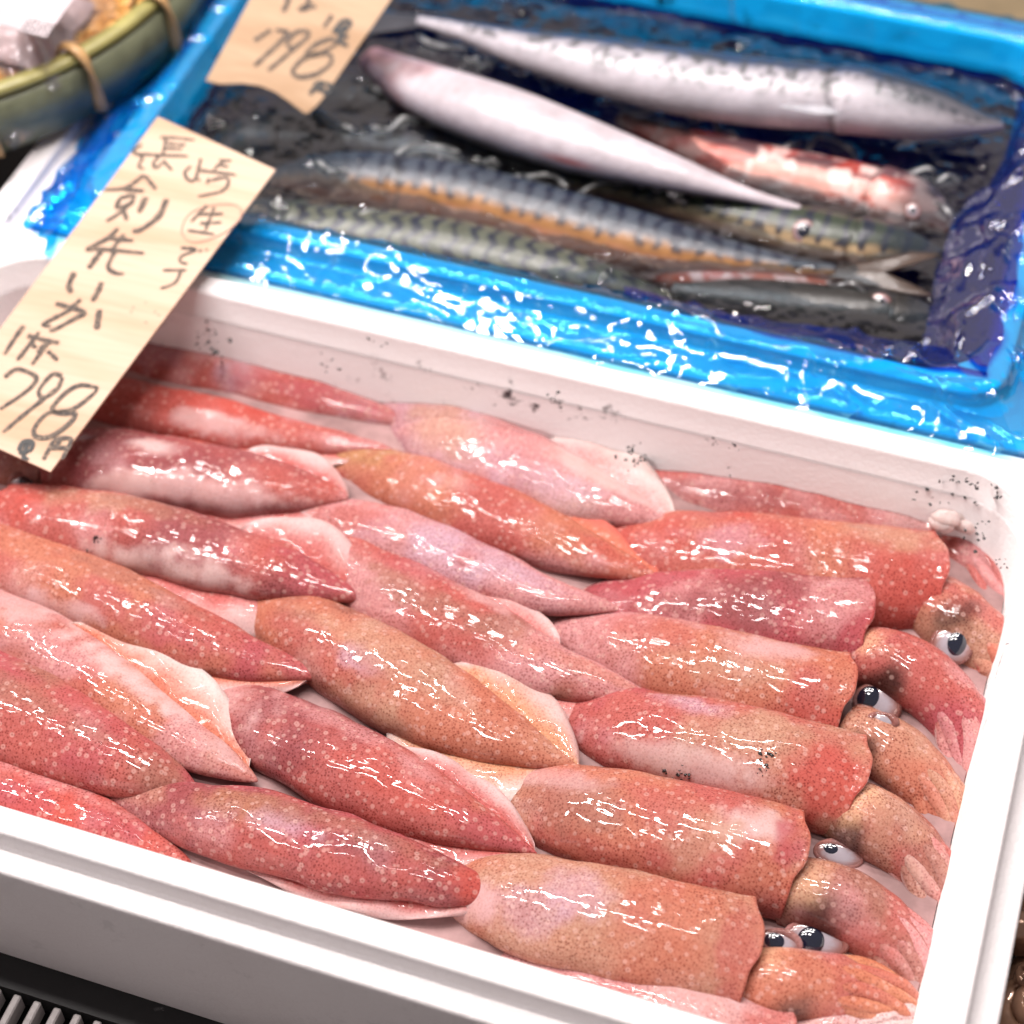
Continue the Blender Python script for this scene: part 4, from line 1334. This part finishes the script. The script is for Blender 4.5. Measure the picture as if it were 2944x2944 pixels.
class Board:
    def __init__(self, corners, zs):
        """corners TL, TR, BR, BL in overview pixels"""
        self.c = [ato(u, q, z) for (u, q), z in zip(corners, zs)]
        self.n = np.cross(self.c[3] - self.c[0], self.c[1] - self.c[0])
        self.n /= np.linalg.norm(self.n)
        if self.n[2] < 0: self.n = -self.n
        self.o = self.c[0]
        self.c[2] = self.hit(corners[2][0] * K, corners[2][1] * K)

    def hit(self, u, q, lift=0.0):
        d = RM @ np.array([(u - IMG / 2) / FPX, -(q - IMG / 2) / FPX, -1.0])
        t = ((self.o + self.n * lift - CAM) @ self.n) / (d @ self.n)
        return CAM + d * t


def make_tag(label, corners, zs, mat, strokes, edge=None, thick=0.0009):
    b = Board(corners, zs)
    TL, TR, BR, BL = b.c
    nu, nv = 44, 40
    ctr = (TL + TR + BR + BL) / 4
    root = thing("price_tag", ctr, label, "price tag", "handwritten wooden price tags")
    v = []
    for lay in (0, 1):
        for i in range(nu):
            for j in range(nv):
                s_, t_ = i / (nu - 1), j / (nv - 1)
                q = (TL * (1 - t_) + TR * t_) * (1 - s_) + (BL * (1 - t_) + BR * t_) * s_
                if edge is not None and s_ > 0.7:
                    q = q + (BL - TL) / np.linalg.norm(BL - TL) * np.interp(t_, *edge) * ((s_ - 0.7) / 0.3)
                v.append(q - b.n * lay * thick)
    f = [q[::-1] for q in grid_faces(nu, nv)] + grid_faces(nu, nv, False, nu * nv)
    per = [i * nv for i in range(nu)] + [(nu - 1) * nv + j for j in range(1, nv)] + [i * nv + nv - 1 for i in range(nu - 2, -1, -1)] + [j for j in range(nv - 2, 0, -1)]
    for a_, c_ in zip(per, per[1:] + per[:1]):
        f.append((a_, c_, nu * nv + c_, nu * nv + a_))
    new_mesh("board", v, f, mat, smooth=False, parent=root, origin=ctr).location = (0, 0, 0)
    byink = {}
    for k, (ox, oy, sc_, pts, w, ink, gid) in enumerate(strokes):
        c = spline([b.hit(ox + u * sc_, oy + q * sc_, 0.0003 + 0.00002 * (k % 9)) for u, q in pts], max(10, 9 * len(pts)))
        T = np.gradient(c, axis=0); T /= np.linalg.norm(T, axis=1)[:, None] + 1e-12
        Wd = np.cross(T, b.n)
        tt = np.linspace(0, 1, len(c))
        ww = w / 2 * (0.80 + 0.45 * vnoise(np.stack([tt * 9, tt * 0 + k, tt * 0], 1), 3)) * np.interp(tt, [0, .05, .9, 1], [.75, 1, .9, .55])
        vv = np.stack([c - Wd * ww[:, None], c + Wd * ww[:, None]], 1).reshape(-1, 3)
        L0 = byink.setdefault(gid, (ink, [], []))
        b0 = sum(len(x) for x in L0[1])
        L0[1].append(vv)
        L0[2].extend(grid_faces(len(c), 2, False, b0))
    for ink, vs, fs in byink.values():
        new_mesh("handwriting", np.vstack(vs), fs, ink, smooth=False, parent=root, origin=ctr).location = (0, 0, 0)
    return root


ST_COUNT = [0]


def st(ox, oy, sc_, w, ink, lst):
    ST_COUNT[0] += 1
    return [(ox, oy, sc_, p, w, ink, ST_COUNT[0]) for p in lst]


A_, B_ = (0, 0, .5176), (0, 600, .4142)
THICK, MID_, THIN = 0.0031, 0.0023, 0.0016
s1 = []
s1 += st(*A_, THIN, INK, [[(890, 762), (980, 766), (1080, 778)], [(922, 766), (905, 860)], [(930, 795), (1030, 805)], [(920, 822), (1010, 827)], [(745, 850), (870, 860), (1045, 866)],
                          [(880, 870), (850, 910), (870, 930), (900, 905)], [(905, 890), (955, 945)], [(790, 800), (740, 840), (790, 870), (770, 920), (800, 940)],
                          [(1115, 880), (1085, 990), (1050, 1000), (1025, 960), (1060, 920)], [(1085, 985), (1110, 1003)], [(1215, 890), (1285, 893)], [(1250, 885), (1185, 945)], [(1200, 915), (1270, 925)],
                          [(1110, 945), (1310, 970)], [(1160, 990), (1150, 1020)], [(1170, 1000), (1250, 985), (1270, 1010), (1230, 1060), (1100, 1090)],
                          [(1150, 1140), (1060, 1230)], [(1100, 1188), (1240, 1186)], [(1110, 1240), (1230, 1235)], [(1190, 1150), (1140, 1280)], [(1040, 1278), (1190, 1300)]])
s1 += st(*A_, MID_, INK, [[(800, 970), (700, 1040), (580, 1055)], [(805, 975), (865, 1050)], [(690, 1050), (800, 1060)], [(660, 1100), (740, 1085), (720, 1130), (650, 1150), (665, 1100)],
                          [(655, 1265), (600, 1320), (480, 1385), (560, 1382), (800, 1405)], [(590, 1320), (740, 1335)], [(690, 1300), (620, 1385)], [(640, 1390), (600, 1480), (640, 1515), (690, 1520)],
                          [(740, 1115), (660, 1185), (590, 1228)], [(680, 1150), (705, 1222)]])
s1 += st(*A_, THICK, INK, [[(810, 1095), (770, 1180)], [(925, 1105), (880, 1200), (780, 1275), (735, 1282)], [(560, 1395), (490, 1490)]])
s1 += st(*A_, THIN, INK, [[(1005, 1375), (1090, 1385), (1010, 1420), (1000, 1450), (1040, 1465)], [(1108, 1388), (1118, 1396)], [(1142, 1384), (1152, 1391)],
                          [(905, 1500), (1035, 1500)], [(1010, 1490), (980, 1560), (930, 1590), (890, 1600)]])
s1 += st(*A_, 0.0007, REDINK, [[(1340, 1160), (1330, 1220), (1230, 1300), (1080, 1345), (1010, 1290), (1050, 1190), (1170, 1140), (1290, 1135), (1340, 1160)]])
s1 += st(*B_, THICK, INK, [[(515, 440), (478, 530), (495, 580)], [(705, 510), (680, 570), (640, 640)], [(690, 700), (670, 835)]])
s1 += st(*B_, MID_, INK, [[(385, 655), (580, 715), (520, 760), (370, 840), (345, 838)], [(560, 625), (480, 700), (380, 755), (290, 800)], [(290, 800), (350, 820)],
                          [(165, 810), (100, 900), (30, 1010)], [(190, 880), (320, 912)], [(270, 855), (120, 1050)], [(215, 930), (250, 965)], [(280, 905), (410, 930)], [(340, 920), (220, 1080)], [(330, 985), (400, 1050)],
                          [(310, 940), (260, 1000)]])
s1 += st(*B_, MID_, INK, [[(30, 1170), (120, 1112), (250, 1170), (190, 1260), (0, 1390)], [(430, 1160), (360, 1150), (270, 1260), (300, 1310), (390, 1260), (435, 1170)], [(405, 1240), (200, 1400), (20, 1550)],
                          [(680, 1240), (550, 1225), (440, 1290), (360, 1390), (430, 1420), (520, 1420), (480, 1490), (350, 1580), (250, 1580), (240, 1520), (330, 1420), (500, 1390), (640, 1290), (680, 1240)],
                          [(370, 1610), (300, 1740)], [(370, 1600), (490, 1600), (430, 1740)], [(350, 1655), (470, 1660)], [(415, 1605), (385, 1665)]])
s1 += st(*B_, MID_, BLACKINK, [[(130, 1680), (160, 1620), (220, 1620), (215, 1670), (160, 1690), (130, 1690)], [(190, 1630), (165, 1720), (200, 1740)], [(190, 1680), (160, 1700)]])
s1 += st(*B_, 0.0008, REDINK, [[(920, 680), (930, 686)], [(905, 712), (915, 716)], [(1070, 712), (1082, 716)], [(1098, 735), (1106, 742)], [(1008, 650), (1014, 655)], [(1005, 785), (1020, 790)]])
make_tag("long pale wooden price tag handwritten in black brush pen standing in the squid box", [(298, 220), (520, 320), (95, 890), (-127, 790)], [.121, .121, .081, .081], WOOD1, s1)

D_ = (500, 0, .3623)
s2 = st(*D_, THICK, INK, [[(910, -60), (900, 20), (865, 92)]])
s2 += st(*D_, MID_, INK, [[(1070, -30), (1065, 30), (1010, 60), (1000, 72), (1050, 72), (1090, 50), (1130, 60)], [(1255, 120), (1190, 215)]])
s2 += st(*D_, MID_, BLACKINK, [[(1330, 165), (1390, 165), (1395, 200), (1330, 212)], [(1330, 165), (1260, 260)], [(1300, 232), (1390, 225)], [(1275, 250), (1370, 250)], [(1300, 292), (1385, 290)], [(1330, 235), (1315, 320), (1380, 365)]])
s2 += st(*D_, MID_, INK, [[(640, 320), (770, 235)], [(810, 235), (900, 265), (770, 400), (640, 520)], [(1050, 240), (960, 260), (900, 340), (930, 378), (1020, 330), (1070, 265), (1050, 240)], [(1062, 290), (900, 430), (745, 560)],
                          [(1310, 335), (1240, 308), (1130, 350), (1050, 420), (1070, 450), (1190, 420), (1250, 450), (1240, 505), (1140, 580), (1010, 610), (945, 580), (960, 530), (1050, 450), (1200, 400), (1310, 335)]])
s2 += st(*D_, MID_, BLACKINK, [[(1140, 650), (1080, 750)], [(1140, 650), (1245, 682), (1190, 755)], [(1110, 700), (1210, 722)], [(1180, 660), (1160, 712)]])
make_tag("warm brown wooden price tag with a wavy lower end leaning over the mackerel", [(520, -90), (792, -80), (612, 180), (388, 152)], [.140, .140, .100, .100], WOOD2, s2,
         edge=([0, .12, .30, .45, .60, .75, .86, .92, .96, 1.0], [0, .001, -.001, -.001, .0015, .006, .0095, .0115, .0105, .002]))

# ------------------------------------------------------------------ bamboo basket with two wrapped packs
BAMBOO = make_plain("green_bamboo", (0.30, 0.27, 0.09), 0.35, 0.0, 60, 0.1, 0.25)
BAMBOO_D = make_plain("dark_bamboo_band", (0.13, 0.14, 0.085), 0.4, 0.0, 60, 0.1, 0.3)
CANE = make_plain("cane_strip", (0.66, 0.34, 0.09), 0.45, 0.0, 200, 0.2, 0.25)
TIE = make_plain("cane_tie", (0.50, 0.30, 0.13), 0.4, 0.0, 200, 0.1, 0.2)
BC = np.array([-0.6386, 0.7917, H + 0.0325])
BRAD = 0.1743
basket = thing("bamboo_basket", (BC[0], BC[1], BC[2] - 0.034), "round woven bamboo basket with a green rim at the top left", "basket")


def ring_band(name, prof, mat, parent, c, n=140):
    v, f = [], []
    for i in range(n):
        a_ = 2 * math.pi * i / n
        for r_, z_ in prof:
            v.append((c[0] + r_ * math.cos(a_), c[1] + r_ * math.sin(a_), c[2] + z_))
    k_ = len(prof)
    for i in range(n):
        for j in range(k_):
            a0, b0 = i * k_, ((i + 1) % n) * k_
            f.append((a0 + j, b0 + j, b0 + (j + 1) % k_, a0 + (j + 1) % k_))
    return new_mesh(name, v, f, mat, parent=parent)


ring_band("outer_band", [(BRAD + .0045, -.034), (BRAD + .0065, -.020), (BRAD + .0060, -.0035), (BRAD + .0015, -.003), (BRAD + .0010, -.034)], BAMBOO_D, basket, BC)
ring_band("rim", [(BRAD + .0030, -.0030), (BRAD + .0048, .0003), (BRAD + .0030, .0028), (BRAD - .0005, .0032), (BRAD - .0035, .0028), (BRAD - .0050, .0), (BRAD - .0035, -.0030)], BAMBOO, basket, BC)
ring_band("inner_band", [(BRAD - .0030, -.0025), (BRAD - .0065, -.004), (BRAD - .0080, -.030), (BRAD - .0030, -.032)], BAMBOO_D, basket, BC)
for deg in range(-90, 90, 19):
    a_ = math.radians(deg + 4)
    c_ = np.array([math.cos(a_), math.sin(a_), 0]); t_ = np.array([-math.sin(a_), math.cos(a_), 0])
    path = [(BRAD - .012, -.010), (BRAD - .009, .002), (BRAD - .004, .0062), (BRAD + .003, .0058), (BRAD + .0075, .0), (BRAD + .0082, -.016), (BRAD + .0068, -.033)]
    P_ = spline([BC + c_ * r_ + t_ * (0.010 * i / 6) + np.array([0, 0, z_]) for i, (r_, z_) in enumerate(path)], 26)
    v, f = tube(P_, np.full(26, .0032), np.full(26, .0016), 8)
    new_mesh("cane_tie", v, f, TIE, parent=basket)
pitch = 0.0098
for axis in (0, 1):
    for i in range(-17, 18):
        o_ = i * pitch
        if abs(o_) > BRAD - .012: continue
        half = math.sqrt((BRAD - .008) ** 2 - o_ ** 2)
        n_ = max(6, int(2 * half / pitch * 4))
        tt = np.linspace(-half, half, n_)
        ph = math.pi * (i % 2) + (0 if axis == 0 else math.pi)
        zz = -0.013 + 0.0019 * np.cos(tt / pitch * math.pi + ph) + 0.006 * (np.hypot(tt, o_) / BRAD) ** 4
        rot = math.radians(28)
        v = []
        for t__, z_ in zip(tt, zz):
            for dx, dz in ((-.0042, 0), (0, .0006), (.0042, 0), (.0042, -.001), (-.0042, -.001)):
                x_, y_ = (t__, o_ + dx) if axis == 0 else (o_ + dx, t__)
                v.append((BC[0] + x_ * math.cos(rot) - y_ * math.sin(rot), BC[1] + x_ * math.sin(rot) + y_ * math.cos(rot), BC[2] + z_ + dz))
        f = grid_faces(n_, 5, True)
        new_mesh("cane_strip", v, f, CANE, parent=basket)

CLEAR = make_film("clear_wrap", (0.93, 0.90, 0.92), 0.10, 0.07)
MEAT = make_plain("pale_shellfish_meat", (0.60, 0.47, 0.45), 0.35, 0.0, 80, 0.4, 0.25, 0.5, 0.5)
PAPER = make_plain("label_paper", (0.52, 0.45, 0.47), 0.5)


def frame_pack(corners, z0):
    p = [ato(u, q, z0) for u, q in corners]
    return p


def make_pack(label, corners, z0, hgt, seed, with_label):
    """shallow wrapped pack: corners TL, TR, BR, BL of the top in overview pixels"""
    TL, TR, BR, BL = [ato(u, q, z0 + hgt) for u, q in corners]
    ctr = (TL + TR + BR + BL) / 4
    root = thing("wrapped_pack", (ctr[0], ctr[1], z0), label, "food pack", "wrapped packs in the basket")
    nu = nv = 40

    def surf(inset, top, bot, wr, sd):
        v = []
        for i in range(nu):
            for j in range(nv):
                a_, b_ = i / (nu - 1), j / (nv - 1)
                a2, b2 = inset + a_ * (1 - 2 * inset), inset + b_ * (1 - 2 * inset)
                q = (TL * (1 - b2) + TR * b2) * (1 - a2) + (BL * (1 - b2) + BR * b2) * a2
                e = min(a_, 1 - a_, b_, 1 - b_)
                pr = math.sin(min(1, e / 0.34) * math.pi / 2) ** 0.8
                q = q.copy()
                q[2] = z0 + bot + (top - bot) * pr
                v.append(q)
        v = np.array(v)
        v[:, 2] += (fbm(v * 60, sd, 3) - 0.5) * wr
        rd = np.maximum(0, 1 - np.abs(2 * fbm(v * 28, sd + 3, 2) - 1) - 0.8) * 5
        v[:, 2] += rd * wr * 0.35
        return v
    vm = surf(0.10 if with_label else 0.34, hgt * 0.50, 0.002, 0.008, seed)
    new_mesh("contents", vm, grid_faces(nu, nv)[::1], MEAT, parent=root)
    vf = surf(0.0, hgt * 1.0, 0.0, 0.006, seed + 5)
    new_mesh("wrap", vf, grid_faces(nu, nv), CLEAR, parent=root)
    return root, (TL, TR, BR, BL)


pk, cc = make_pack("clear wrapped pack with a small printed label at the top left corner", [(-110, -190), (215, -75), (82, 92), (-190, 10)], H + 0.026, 0.028, 3, True)
zt = H + 0.026 + 0.031
lab = [ato(u, q, zt) for u, q in [(-70, 0), (60, -110), (170, -30), (78, 86), (40, 76)]]
lab = [ato(u, q, zt) for u, q in [(45, -66), (158, -30), (86, 72), (-5, 45)]]
v = lab + [p - np.array([0, 0, .0004]) for p in lab]
new_mesh("label", v, [(0, 1, 2, 3)[::-1], (4, 5, 6, 7), (0, 1, 5, 4), (1, 2, 6, 5), (2, 3, 7, 6), (3, 0, 4, 7)], PAPER, smooth=False, parent=pk)
pv, pf = [], []
for row in range(4):
    for k in range(7):
        u0, q0 = 52 + k * 8.0 - row * 4.5, 38 + row * 7.5 + k * 1.8 - 3
        b0 = len(pv)
        w_ = 5.5 if (k + row) % 3 else 3.5
        pv += [ato(u0, q0, zt + .0003), ato(u0 + w_, q0 + 1.3, zt + .0003), ato(u0 + w_ - 2, q0 + 4.6, zt + .0003), ato(u0 - 2, q0 + 3.4, zt + .0003)]
        pf.append((b0 + 3, b0 + 2, b0 + 1, b0))
new_mesh("small_print", pv, pf, BLACKINK, smooth=False, parent=pk)
make_pack("clear wrapped pack without a label lying lower in the basket beside its rim", [(30, -150), (275, -40), (12, 225), (-190, 100)], H + 0.004, 0.022, 8, False)

# ------------------------------------------------------------------ slotted grille in front
STEEL = make_plain("pale_steel", (0.62, 0.58, 0.57), 0.35, 0.15, 300, 0.1, 0.1)
gr = thing("shelf_grille", (-0.33, 0.24, -0.02), "black slotted drain grille with pale bars in front of the foam box", "grille")
v, f = box_verts(-0.62, 0.30, 0.2845, 0.60, -0.012, -0.0008)
new_mesh("back_strip", v, f, DARK, smooth=False, parent=gr)
for i in range(32):
    x_ = -0.385 + i * 0.0092
    v, f = box_verts(x_ - .0017, x_ + .0017, 0.17, 0.2838, -0.012, -0.0022)
    bevel(new_mesh("bar", v, f, STEEL, smooth=False, parent=gr), 0.0006, 1)
v, f = box_verts(-0.62, 0.30, 0.15, 0.1695, -0.012, -0.0008)
new_mesh("front_strip", v, f, DARK, smooth=False, parent=gr)

# ------------------------------------------------------------------ sea snails at the right
SNAIL = make_plain("bronze_shell", (0.34, 0.19, 0.12), 0.18, 0.35, 90, 0.25, 0.4, 0.6, 0.6)


def snail(c, r, rot, tilt):
    n_ = 110
    t_ = np.linspace(0, 1, n_)
    a_ = t_ * 2 * math.pi * 3.2
    gr_ = r * np.exp(-1.9 * (1 - t_) * 1.15)
    P_ = np.stack([gr_ * np.cos(a_), gr_ * np.sin(a_), (1 - t_) * r * 1.1 - gr_ * 0.25], 1)
    w_ = gr_ * 0.56 * (1 + 0.04 * np.sin(a_ * 9))
    R_x = np.array([[1, 0, 0], [0, math.cos(tilt), -math.sin(tilt)], [0, math.sin(tilt), math.cos(tilt)]])
    R_z = np.array([[math.cos(rot), -math.sin(rot), 0], [math.sin(rot), math.cos(rot), 0], [0, 0, 1]])
    P_ = P_ @ R_x.T @ R_z.T + np.asarray(c)
    return tube(P_, w_, w_ * 0.9, 18)


sn = [((2932, 2590), .030, .016, 0.3, .5, "bronze sea snail highest up beside the right side of the foam box"),
      ((2925, 2735), .030, .017, 2.0, .9, "shiny copper sea snail in the middle of those beside the foam box"),
      ((2910, 2890), .030, .017, 4.0, .3, "olive bronze sea snail lowest in the right corner beside the foam box"),
      ((2975, 2660), .026, .017, 1.0, 1.2, "bronze sea snail at the right frame edge behind the copper one"),
      ((2975, 2830), .028, .017, 5.0, .7, "bronze sea snail at the right frame edge near the lower corner")]
for (uv, z_, r_, ro_, ti_, lb) in sn:
    c_ = at(uv[0], uv[1], z_)
    c_[0] = max(c_[0], 0.0605 + r_)
    v, f = snail(c_, r_, ro_, ti_)
    o = new_mesh("sea_snail", v, f, SNAIL, origin=c_ - np.array([0, 0, r_]))
    tag(o, lb, "shellfish", "sea snails beside the foam box")
v, f = box_verts(0.062, 0.34, 0.28, 0.62, -0.001, 0.008)
tag(bevel(new_mesh("snail_tray", v, f, DARK, smooth=False)), "dark flat tray under the sea snails at the right edge", "tray")
